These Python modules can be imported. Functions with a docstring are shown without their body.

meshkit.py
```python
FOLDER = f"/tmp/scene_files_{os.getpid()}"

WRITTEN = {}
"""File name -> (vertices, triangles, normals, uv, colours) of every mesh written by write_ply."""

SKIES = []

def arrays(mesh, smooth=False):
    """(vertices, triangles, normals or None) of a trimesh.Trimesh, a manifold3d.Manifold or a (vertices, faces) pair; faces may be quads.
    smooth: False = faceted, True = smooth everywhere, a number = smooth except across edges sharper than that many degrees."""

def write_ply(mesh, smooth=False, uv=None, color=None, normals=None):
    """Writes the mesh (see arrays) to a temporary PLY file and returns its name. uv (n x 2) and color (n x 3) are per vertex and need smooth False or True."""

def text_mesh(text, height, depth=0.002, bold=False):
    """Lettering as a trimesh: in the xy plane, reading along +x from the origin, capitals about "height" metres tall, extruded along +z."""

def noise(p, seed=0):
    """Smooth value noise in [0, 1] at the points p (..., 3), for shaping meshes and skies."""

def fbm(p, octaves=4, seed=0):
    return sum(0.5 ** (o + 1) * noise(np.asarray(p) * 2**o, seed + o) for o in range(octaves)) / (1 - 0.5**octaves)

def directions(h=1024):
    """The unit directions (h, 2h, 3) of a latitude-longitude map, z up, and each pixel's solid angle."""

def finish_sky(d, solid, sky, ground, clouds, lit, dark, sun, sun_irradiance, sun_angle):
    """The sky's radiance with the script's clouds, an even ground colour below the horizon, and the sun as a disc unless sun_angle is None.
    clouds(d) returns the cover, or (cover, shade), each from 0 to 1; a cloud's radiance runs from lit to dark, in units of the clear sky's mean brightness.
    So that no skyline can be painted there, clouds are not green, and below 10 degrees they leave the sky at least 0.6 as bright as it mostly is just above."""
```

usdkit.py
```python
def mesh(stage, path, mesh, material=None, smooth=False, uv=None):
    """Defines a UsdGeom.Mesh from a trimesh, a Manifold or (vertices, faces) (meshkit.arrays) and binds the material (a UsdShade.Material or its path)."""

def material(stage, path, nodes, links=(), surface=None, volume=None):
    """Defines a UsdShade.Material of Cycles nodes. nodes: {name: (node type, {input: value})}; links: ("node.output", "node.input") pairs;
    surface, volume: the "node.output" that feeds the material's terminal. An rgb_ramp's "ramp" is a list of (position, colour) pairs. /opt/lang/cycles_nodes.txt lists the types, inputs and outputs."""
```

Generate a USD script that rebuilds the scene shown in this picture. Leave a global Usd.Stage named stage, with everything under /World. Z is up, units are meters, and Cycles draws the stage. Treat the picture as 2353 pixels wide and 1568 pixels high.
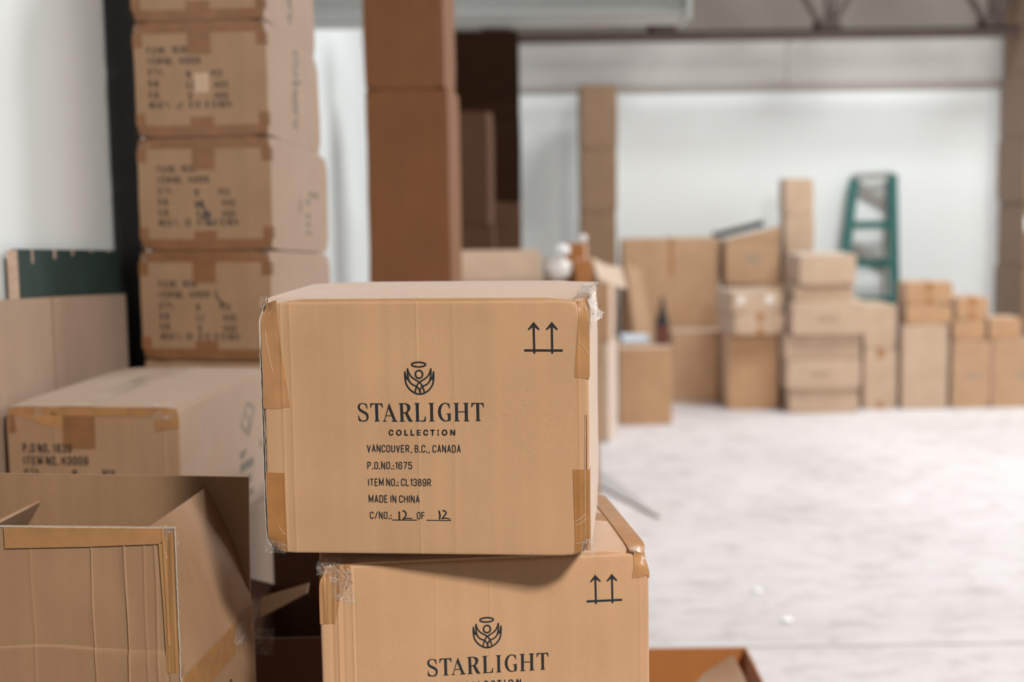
import math, random
import numpy as np, trimesh, usdkit, meshkit
from pxr import Usd, UsdGeom, UsdLux, UsdShade, Gf, Sdf
from shapely.geometry import Polygon, LineString, box as sbox
from shapely.ops import unary_union
from shapely import affinity

random.seed(7)
RNG = np.random.default_rng(11)
stage = Usd.Stage.CreateInMemory()
UsdGeom.SetStageUpAxis(stage, 'Z')
UsdGeom.SetStageMetersPerUnit(stage, 1.0)
UsdGeom.Xform.Define(stage, '/World')
UsdGeom.Scope.Define(stage, '/World/Looks')

# ---------------------------------------------------------------- camera, lights, exposure
EXPOSURE = 0.0
PITCH, ROLL, EYE = math.radians(6.29), 0.014, (0.0, 0.0, 1.7)
fw = np.array([0, math.cos(PITCH), -math.sin(PITCH)])
up0 = np.array([0, math.sin(PITCH), math.cos(PITCH)])
rt0 = np.array([1.0, 0, 0])
rt = rt0 * math.cos(ROLL) - up0 * math.sin(ROLL)
up = up0 * math.cos(ROLL) + rt0 * math.sin(ROLL)
cam = UsdGeom.Camera.Define(stage, '/World/camera')
cam.AddTransformOp().Set(Gf.Matrix4d(*rt, 0, *up, 0, *(-fw), 0, *EYE, 1))
cam.CreateProjectionAttr('perspective')
cam.CreateHorizontalApertureAttr(36.0)
cam.CreateVerticalApertureAttr(24.0)
cam.CreateFocalLengthAttr(50.0)
cam.CreateFStopAttr(2.8)
cam.CreateFocusDistanceAttr(1.96)
cam.CreateExposureAttr(EXPOSURE)
cam.CreateClippingRangeAttr(Gf.Vec2f(0.05, 100))

CEIL = 5.7
def rect_light(name, loc, w, h, inten, color, rx=0, ry=0):
    L = UsdLux.RectLight.Define(stage, '/World/' + name)
    L.CreateWidthAttr(w); L.CreateHeightAttr(h); L.CreateIntensityAttr(inten); L.CreateColorAttr(Gf.Vec3f(*color))
    L.AddTranslateOp().Set(loc)
    if rx: L.AddRotateXOp().Set(rx)
    if ry: L.AddRotateYOp().Set(ry)
# daylight at the high windows (centre along the wall, centre height, width, height) and the roof light (x, y, size)
WIN_REAR, WIN_RIGHT, WIN_FAR, ROOFS = (4.4, 4.3, 3.6, 2.2), (5.6, 3.9, 4.4, 2.4), (10.7, 3.9, 2.0, 2.4), ((3.1, -3.0, 1.25), (3.4, 8.1, 2.2))
rect_light('rear_window_daylight', (WIN_REAR[0], -5.95, WIN_REAR[1]), WIN_REAR[2], WIN_REAR[3], .3, (1.0, .965, .92), rx=90)
rect_light('right_window_daylight', (6.95, WIN_RIGHT[0], WIN_RIGHT[1]), WIN_RIGHT[3], WIN_RIGHT[2], 3.0, (.97, .985, 1.0), ry=90)
rect_light('far_window_daylight', (6.95, WIN_FAR[0], WIN_FAR[1]), WIN_FAR[3], WIN_FAR[2], 15.0, (.97, .985, 1.0), ry=90)
KEY, FAR_ROOF = 266.0, 25.5
for k, inten in enumerate((KEY, FAR_ROOF)):
    rect_light(f'roof_daylight_{k+1}', (ROOFS[k][0], ROOFS[k][1], CEIL + .06), ROOFS[k][2] - .04, ROOFS[k][2] - .04, inten, ((1.0, .965, .92), (.98, 1.0, 1.0))[k])

# ---------------------------------------------------------------- materials
def mat(name, nodes, links, surface='p.BSDF'):
    return usdkit.material(stage, '/World/Looks/' + name, nodes, links, surface=surface)

def kraft(name, base, rough=.62, streak=.045, blotch=.10, seed=0.0, sheen=.5, spec=.45):
    base = np.array(base)
    n = {
        'tc': ('texture_coordinate', {}),
        'ms': ('mapping', {'scale': (45, 45, 1.2), 'location': (seed, seed * 2, 0)}),
        'ns': ('noise_texture', {'scale': 1.0, 'detail': 2.0}),
        'mb': ('mapping', {'location': (seed * 3, seed, seed * 5)}),
        'nb': ('noise_texture', {'scale': 7.0, 'detail': 3.0}),
        'nf': ('noise_texture', {'scale': 480.0, 'detail': 3.0, 'roughness': .6}),
        'sp': ('noise_texture', {'scale': 600.0, 'detail': 0.0}),
        'rs': ('rgb_ramp', {'ramp': [(0, (1, 1, 1)), (.81, (1, 1, 1)), (.86, (.62, .56, .5)), (1, (.62, .56, .5))]}),
        'r1': ('rgb_ramp', {'ramp': [(.25, base * (1 - streak)), (.75, np.clip(base * (1 + streak), 0, 1))]}),
        'r2': ('rgb_ramp', {'ramp': [(.3, np.array([1, .985, .96]) * (1 - blotch)), (.7, (1 + 0 * base))]}),
        'r3': ('rgb_ramp', {'ramp': [(.25, (.86, .85, .84)), (.75, (1, 1, 1))]}),
        'm1': ('mix', {'mix_type': 'multiply', 'fac': 1.0}),
        'm2': ('mix', {'mix_type': 'multiply', 'fac': 1.0}),
        'm3': ('mix', {'mix_type': 'multiply', 'fac': 1.0}),
        'b': ('bump', {'strength': .12, 'distance': .0006}),
        'p': ('principled_bsdf', {'roughness': rough, 'specular_ior_level': spec, 'sheen_weight': sheen, 'sheen_roughness': .45}),
    }
    l = [('tc.object', 'ms.vector'), ('ms.vector', 'ns.vector'), ('tc.object', 'mb.vector'), ('mb.vector', 'nb.vector'),
         ('tc.object', 'nf.vector'), ('mb.vector', 'sp.vector'), ('ns.fac', 'r1.fac'), ('nb.fac', 'r2.fac'), ('nf.fac', 'r3.fac'),
         ('sp.fac', 'rs.fac'), ('r1.color', 'm1.color1'), ('r2.color', 'm1.color2'), ('m1.color', 'm2.color1'), ('r3.color', 'm2.color2'),
         ('m2.color', 'm3.color1'), ('rs.color', 'm3.color2'), ('m3.color', 'p.base_color'), ('nf.fac', 'b.height'), ('b.normal', 'p.normal')]
    return mat(name, n, l)

def plain(name, base, rough=.5, var=.08, scale=5.0, spec=.5, metallic=0.0, bump=0.0, bscale=60.0):
    base = np.array(base, float)
    n = {'tc': ('texture_coordinate', {}), 'n': ('noise_texture', {'scale': scale, 'detail': 3.0}),
         'r': ('rgb_ramp', {'ramp': [(.25, base * (1 - var)), (.75, np.clip(base * (1 + var), 0, 1))]}),
         'p': ('principled_bsdf', {'roughness': rough, 'specular_ior_level': spec, 'metallic': metallic})}
    l = [('tc.object', 'n.vector'), ('n.fac', 'r.fac'), ('r.color', 'p.base_color')]
    if bump:
        n['nb'] = ('noise_texture', {'scale': bscale, 'detail': 3.0}); n['b'] = ('bump', {'strength': bump, 'distance': .004})
        l += [('tc.object', 'nb.vector'), ('nb.fac', 'b.height'), ('b.normal', 'p.normal')]
    return mat(name, n, l)

K_MAIN = (.535, .31, .162)
M = {}
M['kraft'] = kraft('kraft_board', K_MAIN, seed=0)
M['kraft_b'] = kraft('kraft_board_pale', (.53, .325, .185), seed=3.1)
M['kraft_c'] = kraft('kraft_board_greyish', (.365, .225, .13), seed=5.7, sheen=.3)
M['kraft_o'] = kraft('kraft_board_open', (.35, .208, .115), seed=5.1, sheen=.04, spec=.25)
M['kraft_d'] = kraft('kraft_board_reddish', (.43, .215, .105), seed=8.3)
M['kraft_w'] = kraft('kraft_board_light', (.58, .415, .29), seed=4.3)
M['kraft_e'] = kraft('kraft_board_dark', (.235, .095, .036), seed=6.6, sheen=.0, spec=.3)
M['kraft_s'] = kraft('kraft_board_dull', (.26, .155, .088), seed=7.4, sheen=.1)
M['kraft_t'] = kraft('kraft_board_deep_shade', (.030, .0135, .006), seed=9.4, sheen=.0, spec=.04)  # deep shade of the far stack's upper cartons painted into the board
M['kraft_u'] = kraft('kraft_board_shaded', (.115, .060, .036), seed=9.9, sheen=.0, spec=.08)  # board darkened to paint the shade on stacks and gap cartons
M['orange'] = kraft('kraft_board_orange', (.50, .195, .05), seed=2.2)
M['liner'] = plain('paper_liner_edge', (.46, .39, .32), .7, .15, 120)
M['flute'] = plain('painted_gap_shade', (.035, .028, .022), .8)  # near-black colour painting the shade inside narrow gaps
def tape(name, base, rough):
    base = np.array(base)
    n = {'tc': ('texture_coordinate', {}), 'n': ('noise_texture', {'scale': 30.0, 'detail': 3.0}), 'n2': ('noise_texture', {'scale': 25.0, 'detail': 2.0, 'distortion': 1.2}),
         'r': ('rgb_ramp', {'ramp': [(.3, base * .9), (.7, np.clip(base * 1.12, 0, 1))]}), 'b': ('bump', {'strength': .35, 'distance': .0015}),
         'p': ('principled_bsdf', {'roughness': rough, 'specular_ior_level': .5})}
    return mat(name, n, [('tc.object', 'n.vector'), ('tc.object', 'n2.vector'), ('n.fac', 'r.fac'), ('r.color', 'p.base_color'), ('n2.fac', 'b.height'), ('b.normal', 'p.normal')])
M['tape'] = tape('packing_tape', (.36, .165, .055), .30)
M['tape_d'] = tape('packing_tape_brown', (.225, .105, .045), .33)
M['tape_m'] = tape('packing_tape_amber', (.345, .175, .070), .3)
M['tape_v'] = mat('creased_amber_tape', {'tc': ('texture_coordinate', {}), 'm': ('mapping', {'scale': (260, 40, 5)}), 'n': ('noise_texture', {'scale': 1.0, 'detail': 3.0}),
    'r': ('rgb_ramp', {'ramp': [(.3, (.22, .10, .035)), (.5, (.34, .17, .065)), (.7, (.44, .25, .12))]}), 'b': ('bump', {'strength': .5, 'distance': .002}), 'p': ('principled_bsdf', {'roughness': .3})},
    [('tc.object', 'm.vector'), ('m.vector', 'n.vector'), ('n.fac', 'r.fac'), ('r.color', 'p.base_color'), ('n.fac', 'b.height'), ('b.normal', 'p.normal')])
M['tape_l'] = tape('packing_tape_clear_on_kraft', (.40, .205, .085), .26)
M['tape_clear'] = tape('clear_tape_on_lid', (.50, .40, .31), .22)
M['ink'] = plain('print_ink', (.016, .018, .02), .55, .15, 300, spec=.3)
M['ink_soft'] = plain('faded_print_ink', (.17, .145, .12), .6, .15, 300, spec=.3)
M['faint_mark'] = plain('faint_print_on_kraft', (.37, .265, .18), .7, .12, 60)
M['marker'] = plain('marker_ink', (.02, .018, .018), .4, .3, 400)
M['film'] = mat('clear_film', {
    'tc': ('texture_coordinate', {}), 'n': ('noise_texture', {'scale': 170.0, 'detail': 3.0, 'distortion': 1.5}), 'b': ('bump', {'strength': .6, 'distance': .003}),
    'r': ('rgb_ramp', {'ramp': [(0, (.03, .03, .03)), (.55, (.06, .06, .06)), (.64, (.26, .26, .26)), (1, (.35, .35, .35))]}),  # whiter noise patches paint wrinkle highlights into the film
    't': ('transparent_bsdf', {'color': (.96, .955, .95)}), 'g': ('principled_bsdf', {'base_color': (.82, .80, .77), 'roughness': .14, 'specular_ior_level': .8}),
    'm': ('mix_closure', {})},
    [('tc.object', 'n.vector'), ('n.fac', 'b.height'), ('b.normal', 'g.normal'), ('n.fac', 'r.fac'), ('r.color', 'm.fac'), ('t.BSDF', 'm.closure1'), ('g.BSDF', 'm.closure2')], surface='m.closure')
M['film_w'] = mat('whitish_film', {
    'tc': ('texture_coordinate', {}), 'n': ('noise_texture', {'scale': 170.0, 'detail': 3.0, 'distortion': 1.5}), 'b': ('bump', {'strength': .6, 'distance': .003}),
    'r': ('rgb_ramp', {'ramp': [(0, (.15, .15, .15)), (.45, (.22, .22, .22)), (.56, (.65, .65, .65)), (1, (.75, .75, .75))]}),  # stronger painted wrinkle highlights over a whiter film
    't': ('transparent_bsdf', {'color': (.96, .955, .95)}), 'g': ('principled_bsdf', {'base_color': (.82, .80, .77), 'roughness': .14, 'specular_ior_level': .8}),
    'm': ('mix_closure', {})},
    [('tc.object', 'n.vector'), ('n.fac', 'b.height'), ('b.normal', 'g.normal'), ('n.fac', 'r.fac'), ('r.color', 'm.fac'), ('t.BSDF', 'm.closure1'), ('g.BSDF', 'm.closure2')], surface='m.closure')
M['plastic_white'] = plain('white_plastic', (.80, .80, .80), .25, .05, 20)
M['paper_white'] = plain('white_paper', (.78, .74, .70), .6, .06, 20)
M['wall'] = plain('white_wall_paint', (.80, .83, .825), .75, .025, .9, spec=.3, bump=.05, bscale=90)
M['wall_up'] = plain('upper_wall_board', (.48, .455, .435), .8, .06, 1.6, spec=.2)
M['trimgrey'] = plain('grey_trim_paint', (.33, .30, .27), .6, .06, 4)
M['ceil'] = plain('dark_roof_deck', (.14, .12, .105), .8)  # unseen ceiling, kept dark to lower the bounced fill
M['wall_dim'] = plain('dark_unseen_wall', (.11, .105, .10), .8)  # unseen walls, darkened to reduce bounced fill and deepen shadows
M['floor_dark'] = plain('dark_unseen_floor', (.10, .095, .09), .6, .15, 2.0)  # out-of-view floor, darkened to weaken the bounce from below
M['wall_top'] = plain('brownish_shaded_board', (.205, .185, .155), .8, .06, 1.6, spec=.2)  # brownish board, darkened to paint the shade above the truss chord
M['steel'] = plain('red_brown_steel', (.048, .026, .019), .55, .2, 9)
M['duct'] = plain('galvanised_white_metal', (.47, .49, .48), .42, .06, 2.0, spec=.6)
M['green'] = plain('dark_green_paint', (.005, .034, .030), .5, .25, 14)
M['ladder'] = plain('teal_green_fibreglass', (.006, .105, .092), .4, .12, 10)
M['alu'] = plain('grey_aluminium', (.30, .285, .26), .45, .08, 12)
M['wood'] = plain('raw_wood_edge', (.50, .35, .26), .7, .2, 40)
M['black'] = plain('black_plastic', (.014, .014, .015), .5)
M['redbrown'] = plain('red_brown_board', (.13, .032, .018), .6)
M['blue_sheet'] = plain('pale_blue_plastic', (.58, .64, .72), .3)
M['shadow_sheet'] = plain('grey_shadow_sheet', (.44, .43, .44), .4, .05)  # grey standing in for a shadow on the floor
M['debris'] = plain('white_scrap', (.88, .90, .90), .4)

def floor_mat():
    n = {'tc': ('texture_coordinate', {}),
         'n1': ('noise_texture', {'scale': .9, 'detail': 5.0, 'roughness': .6}), 'r1': ('rgb_ramp', {'ramp': [(.3, (.86, .84, .835)), (.55, (1, 1, 1)), (.8, (.93, .925, .92))]}),
         'mp': ('mapping', {'scale': (1.0, 2.2, 1.0)}), 'n2': ('noise_texture', {'scale': 5.5, 'detail': 6.0, 'roughness': .7, 'distortion': .6}),
         'r2': ('rgb_ramp', {'ramp': [(.28, (.64, .615, .605)), (.50, (.96, .955, .955)), (.7, (1, 1, 1))]}),
         'n3': ('noise_texture', {'scale': 3.2, 'detail': 4.0, 'roughness': .65}), 'r3': ('rgb_ramp', {'ramp': [(.0, (.70, .58, .48)), (.27, (.78, .70, .63)), (.33, (1, 1, 1)), (1, (1, 1, 1))]}),
         'm0': ('mix', {'mix_type': 'multiply', 'fac': 1.0, 'color1': (.665, .632, .635)}), 'm1': ('mix', {'mix_type': 'multiply', 'fac': 1.0}), 'm2': ('mix', {'mix_type': 'multiply', 'fac': 1.0}),
         'nb': ('noise_texture', {'scale': 30.0, 'detail': 5.0}), 'b': ('bump', {'strength': .15, 'distance': .003}),
         'p': ('principled_bsdf', {'roughness': .5, 'specular_ior_level': .4})}
    l = [('tc.object', 'n1.vector'), ('n1.fac', 'r1.fac'), ('tc.object', 'mp.vector'), ('mp.vector', 'n2.vector'), ('n2.fac', 'r2.fac'), ('tc.object', 'n3.vector'), ('n3.fac', 'r3.fac'),
         ('r1.color', 'm0.color2'), ('m0.color', 'm1.color1'), ('r2.color', 'm1.color2'), ('m1.color', 'm2.color1'), ('r3.color', 'm2.color2'), ('m2.color', 'p.base_color'),
         ('tc.object', 'nb.vector'), ('nb.fac', 'b.height'), ('b.normal', 'p.normal')]
    return mat('worn_pale_concrete', n, l)
M['floor'] = floor_mat()

# ---------------------------------------------------------------- scene helpers
def numbered(parent, name):
    p, k = f'{parent}/{name}', 0
    while stage.GetPrimAtPath(p):
        k += 1; p = f'{parent}/{name}_{k:03d}'
    return p

def tag(prim, label=None, cat=None, group=None, kind=None):
    prim = prim.GetPrim() if hasattr(prim, 'GetPrim') else prim
    for k, v in (('label', label), ('category', cat), ('group', group), ('kind', kind)):
        if v: prim.SetCustomDataByKey(k, v)
    return prim

def thing(name, label, cat, loc=(0, 0, 0), rz=0.0, group=None):
    x = UsdGeom.Xform.Define(stage, numbered('/World', name))
    x.AddTranslateOp().Set(tuple(float(v) for v in loc))
    if rz: x.AddRotateZOp().Set(float(rz))
    return tag(x, label, cat, group)

def part(parent, name, mesh, m, label=None, smooth=False, kind=None):
    pp = str(parent.GetPath()) if parent is not None else '/World'
    g = usdkit.mesh(stage, numbered(pp, name), mesh, M[m] if isinstance(m, str) else m, smooth=smooth)
    return tag(g, label, kind=kind)

def one(name, mesh, m, label, cat, group=None, smooth=False):
    return tag(part(None, name, mesh, m, smooth=smooth), label, cat, group)

def struct(name, mesh, m, label):
    return tag(part(None, name, mesh, m), label, 'structure', kind='structure')

def join(ms): return trimesh.util.concatenate(ms)

def slab(x0, x1, y0, y1, z0, z1):
    b = trimesh.creation.box((x1 - x0, y1 - y0, z1 - z0)); b.apply_translation(((x0 + x1) / 2, (y0 + y1) / 2, (z0 + z1) / 2)); return b

def bar(a, b, w, t=None):
    """A square bar from a to b."""
    a, b = np.array(a, float), np.array(b, float); d = b - a; n = np.linalg.norm(d); d /= n
    h = np.array([0, 0, 1.0]) if abs(d[2]) < .9 else np.array([1.0, 0, 0])
    s = np.cross(d, h); s /= np.linalg.norm(s); u = np.cross(s, d)
    m = trimesh.creation.box((w, t or w, n)); T = np.eye(4); T[:3, 0], T[:3, 1], T[:3, 2], T[:3, 3] = s, np.cross(d, s), d, (a + b) / 2
    m.apply_transform(T); return m

def grid1(h, r, n, extra=()):
    e = [-h, -h + r * .12, -h + r * .4, -h + r]
    inner = np.linspace(-h + r, h - r, n + 1)[1:-1]
    g = sorted(set(np.round(e + list(inner) + [-v for v in e] + [c for c in extra if abs(c) < h - r], 6)))
    return np.array(g)

def roundbox(w, d, h, r=.006, n=(6, 6, 6), ex=(), ey=(), ez=()):
    """A closed box with rounded edges, base at z = 0, as a welded grid."""
    gx, gy, gz = grid1(w / 2, r, n[0], ex), grid1(d / 2, r, n[1], ey), grid1(h / 2, r, n[2], ez)
    V, Fc, off = [], [], 0
    def face(a, b, fn, flip):
        nonlocal off
        A, B = np.meshgrid(a, b, indexing='ij'); P = fn(A.ravel(), B.ravel()); V.append(P)
        i, j = np.meshgrid(np.arange(len(a) - 1), np.arange(len(b) - 1), indexing='ij')
        q = np.stack([i * len(b) + j, (i + 1) * len(b) + j, (i + 1) * len(b) + j + 1, i * len(b) + j + 1], -1).reshape(-1, 4) + off
        if flip: q = q[:, ::-1]
        Fc.append(q); off += len(P)
    st = lambda x, y, z: np.stack([x, y, z], 1)
    face(gx, gy, lambda a, b: st(a, b, 0 * a + h / 2), False); face(gx, gy, lambda a, b: st(a, b, 0 * a - h / 2), True)
    face(gx, gz, lambda a, b: st(a, 0 * a - d / 2, b), False); face(gx, gz, lambda a, b: st(a, 0 * a + d / 2, b), True)
    face(gy, gz, lambda a, b: st(0 * a + w / 2, a, b), False); face(gy, gz, lambda a, b: st(0 * a - w / 2, a, b), True)
    v, f = np.vstack(V), np.vstack(Fc)
    lim = np.array([w / 2, d / 2, h / 2]) - r; inn = np.clip(v, -lim, lim); dd = v - inn
    ln = np.linalg.norm(dd, axis=1, keepdims=True); v = inn + np.where(ln > 1e-9, dd / np.maximum(ln, 1e-9) * r, 0)
    v[:, 2] += h / 2
    t = trimesh.Trimesh(v, np.vstack([f[:, [0, 1, 2]], f[:, [0, 2, 3]]]), process=False); t.merge_vertices(digits_vertex=6)
    return t

def warp(w, d, h, seed, amp=.0022, bulge=.0, crush=.004, sag=0.0, ridges=()):
    """A smooth dent field of one carton, applied to its board, tape and print alike (local coordinates, base centre at the origin)."""
    o = np.array([seed * 13.7, seed * 7.1, seed * 3.3])
    def fn(p):
        p = np.array(p, float); q = p.copy()
        for k in range(3):
            zz = np.clip(p[:, 2] / h, 0, 1); wz = 4 * zz * (1 - zz) if k == 2 else 1.0
            q[:, k] += wz * amp * 2 * (meshkit.fbm(p * 6.0 + o + 31 * k, 2, 5) - .5)
        a = np.abs(p - [0, 0, h / 2]) / (np.array([w, d, h]) / 2)
        corner = np.clip(1 - np.linalg.norm((1 - a) * np.array([w, d, h]) / 2, axis=1) / .035, 0, 1) ** 1.5
        q -= corner[:, None] * crush * np.sign(p - [0, 0, h / 2]) * (0.4 + 1.2 * meshkit.noise(p * 40 + o, 3))[:, None]
        if bulge:
            t = np.clip((p[:, 2] / h - .9) / .1, 0, 1)
            q[:, 2] += t * bulge * np.clip(1 - (2 * p[:, 0] / w) ** 2, 0, 1) * np.clip(1 - (2 * p[:, 1] / d) ** 2, 0, 1)
        if sag: q[:, 2] -= sag * (p[:, 1] / d + .5)
        for (c, wid, am) in ridges:
            t = p[:, 1] < -d / 2 + .004
            q[:, 1] -= t * am * np.exp(-((p[:, 0] - c + .0005 * np.sin(p[:, 2] * 9 + c * 50)) / wid) ** 2)
        return q
    return fn

def warped(mesh, fn, size=None):
    m = mesh.copy()
    if size:
        v, f = trimesh.remesh.subdivide_to_size(m.vertices, m.faces, size, max_iter=12); m = trimesh.Trimesh(v, f, process=False)
    if fn is not None: m.vertices = fn(m.vertices)
    return m

def polys(g): return [p for p in getattr(g, 'geoms', [g]) if p.geom_type == 'Polygon' and p.area > 1e-10]
def extr(g, t): return join([trimesh.creation.extrude_polygon(p, t, engine='earcut') for p in polys(g)])
def on_front(g, d, t=.00042, lift=.0):
    m = extr(g, t + lift); v = m.vertices; m.vertices = np.stack([v[:, 0], -d / 2 - v[:, 2], v[:, 1]], 1); return m
def on_right(g, w, t=.00018):
    m = extr(g, t); v = m.vertices; m.vertices = np.stack([w / 2 + v[:, 2], v[:, 0], v[:, 1]], 1); return m
def on_top(g, h, t=.0003):
    m = extr(g, t); m.apply_translation((0, 0, h)); return m

# ---------------------------------------------------------------- lettering
def arc(cx, cy, rx, ry, a0, a1, n=8):
    t = np.radians(np.linspace(a0, a1, n)); return [(cx + rx * math.cos(a), cy + ry * math.sin(a)) for a in t]
W_ = .40; R_ = .2
def _glyphs():
    w, r = W_, R_
    top = lambda: arc(r, 1 - r, r, r, 0, 180, 10); bot = lambda: arc(r, r, r, r, 180, 360, 10)
    G = {}
    G['C'] = [[(w, .72)] + top() + bot() + [(w, .28)]]
    G['O'] = [top() + bot() + [(w, 1 - r)]]; G['0'] = G['O']; G['Q'] = [G['O'][0], [(w * .6, .22), (w * 1.08, -.02)]]
    G['D'] = [[(0, 0), (0, 1)] + arc(w - r, 1 - r, r, r, 90, 0) + arc(w - r, r, r, r, 0, -90) + [(0, 0)]]
    bowl = [(0, 1)] + arc(w - .2, .77, .2, .23, 90, -90) + [(0, .54 - .0)]
    G['P'] = [[(0, 0), (0, 1)] + arc(w - .2, .74, .2, .26, 90, -90) + [(0, .48)]]
    G['R'] = [G['P'][0], [(w * .5, .48), (w, 0)]]
    G['B'] = [[(0, 0), (0, 1)] + arc(w - .22, .765, .2, .235, 90, -90) + [(0, .53)], [(w - .22, .53)] + arc(w - .2, .265, .2, .265, 90, -90) + [(0, 0)]]
    G['U'] = [[(0, 1)] + bot() + [(w, 1)]]
    G['V'] = [[(0, 1), (w / 2, 0), (w, 1)]]; G['A'] = [[(0, 0), (w / 2, 1), (w, 0)], [(w * .17, .3), (w * .83, .3)]]
    G['N'] = [[(0, 0), (0, 1), (w, 0), (w, 1)]]; G['M'] = [[(0, 0), (0, 1), (.26, .2), (.52, 1), (.52, 0)]]
    G['W'] = [[(0, 1), (.14, 0), (.28, .8), (.42, 0), (.56, 1)]]
    G['I'] = [[(0, 0), (0, 1)]]; G['T'] = [[(0, 1), (w, 1)], [(w / 2, 1), (w / 2, 0)]]
    G['E'] = [[(w * .9, 1), (0, 1), (0, 0), (w * .9, 0)], [(0, .52), (w * .8, .52)]]; G['F'] = [[(w * .9, 1), (0, 1), (0, 0)], [(0, .52), (w * .8, .52)]]
    G['L'] = [[(0, 1), (0, 0), (w * .85, 0)]]; G['H'] = [[(0, 0), (0, 1)], [(w, 0), (w, 1)], [(0, .52), (w, .52)]]
    G['Y'] = [[(0, 1), (w / 2, .45), (w, 1)], [(w / 2, .45), (w / 2, 0)]]; G['X'] = [[(0, 0), (w, 1)], [(0, 1), (w, 0)]]
    G['K'] = [[(0, 0), (0, 1)], [(w, 1), (0, .42)], [(w * .38, .6), (w, 0)]]
    G['G'] = [[(w, .72)] + top() + bot() + [(w, .46), (w * .5, .46)]]
    G['S'] = [[(w, .74)] + top() + [(0, .68), (.06, .58), (w - .06, .42), (w, .32)] + arc(r, r, r, r, 0, -180, 10) + [(0, .26)]]
    G['1'] = [[(0, .80), (.17, 1), (.17, 0)]]; G['2'] = [[(0, .74)] + arc(r, 1 - r, r, r, 180, 0, 10) + [(w, .64), (0, 0), (w, 0)]]
    G['3'] = [[(0, .78)] + arc(r, 1 - r, r, r, 180, 0, 10) + [(w, .66)] + arc(r, .66, r, .14, 0, -90, 5) + arc(r, .34, r, .18, 90, 0, 5) + arc(r, r, r, r, 0, -180, 10) + [(0, .24)]]
    G['5'] = [[(w, 1), (0, 1), (0, .56)] + arc(r, .42, r, .2, 120, 0, 7) + arc(r, r, r, r, 0, -180, 10) + [(0, .26)]]
    G['6'] = [[(w, .76)] + top() + bot() + [(w, .40)] + arc(r, .40, r, .2, 0, 180, 9)]
    G['7'] = [[(0, 1), (w, 1), (.12, 0)]]; G['8'] = [arc(r, .76, .17, .24, -90, 270, 18), arc(r, .26, .2, .26, -90, 270, 18)]
    G['9'] = [[(0, .24)] + arc(r, r, r, r, 180, 360, 10) + [(w, 1 - r)] + arc(r, 1 - r, r, r, 0, 180, 10) + [(0, .60)] + arc(r, .60, r, .2, 180, 360, 9)]
    G['4'] = [[(w * .75, 0), (w * .75, 1), (0, .28), (w, .28)]]
    G['.'] = [[(0, 0), (0, .012)]]; G[','] = [[(.02, .07), (.02, -.02), (-.06, -.19)]]; G[':'] = [[(0, 0), (0, .012)], [(0, .46), (0, .472)]]
    G["'"] = [[(0, 1), (0, .78)]]; G['/'] = [[(0, -.02), (w * .8, 1.02)]]; G[' '] = []
    return G
GLYPH = _glyphs()
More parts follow.
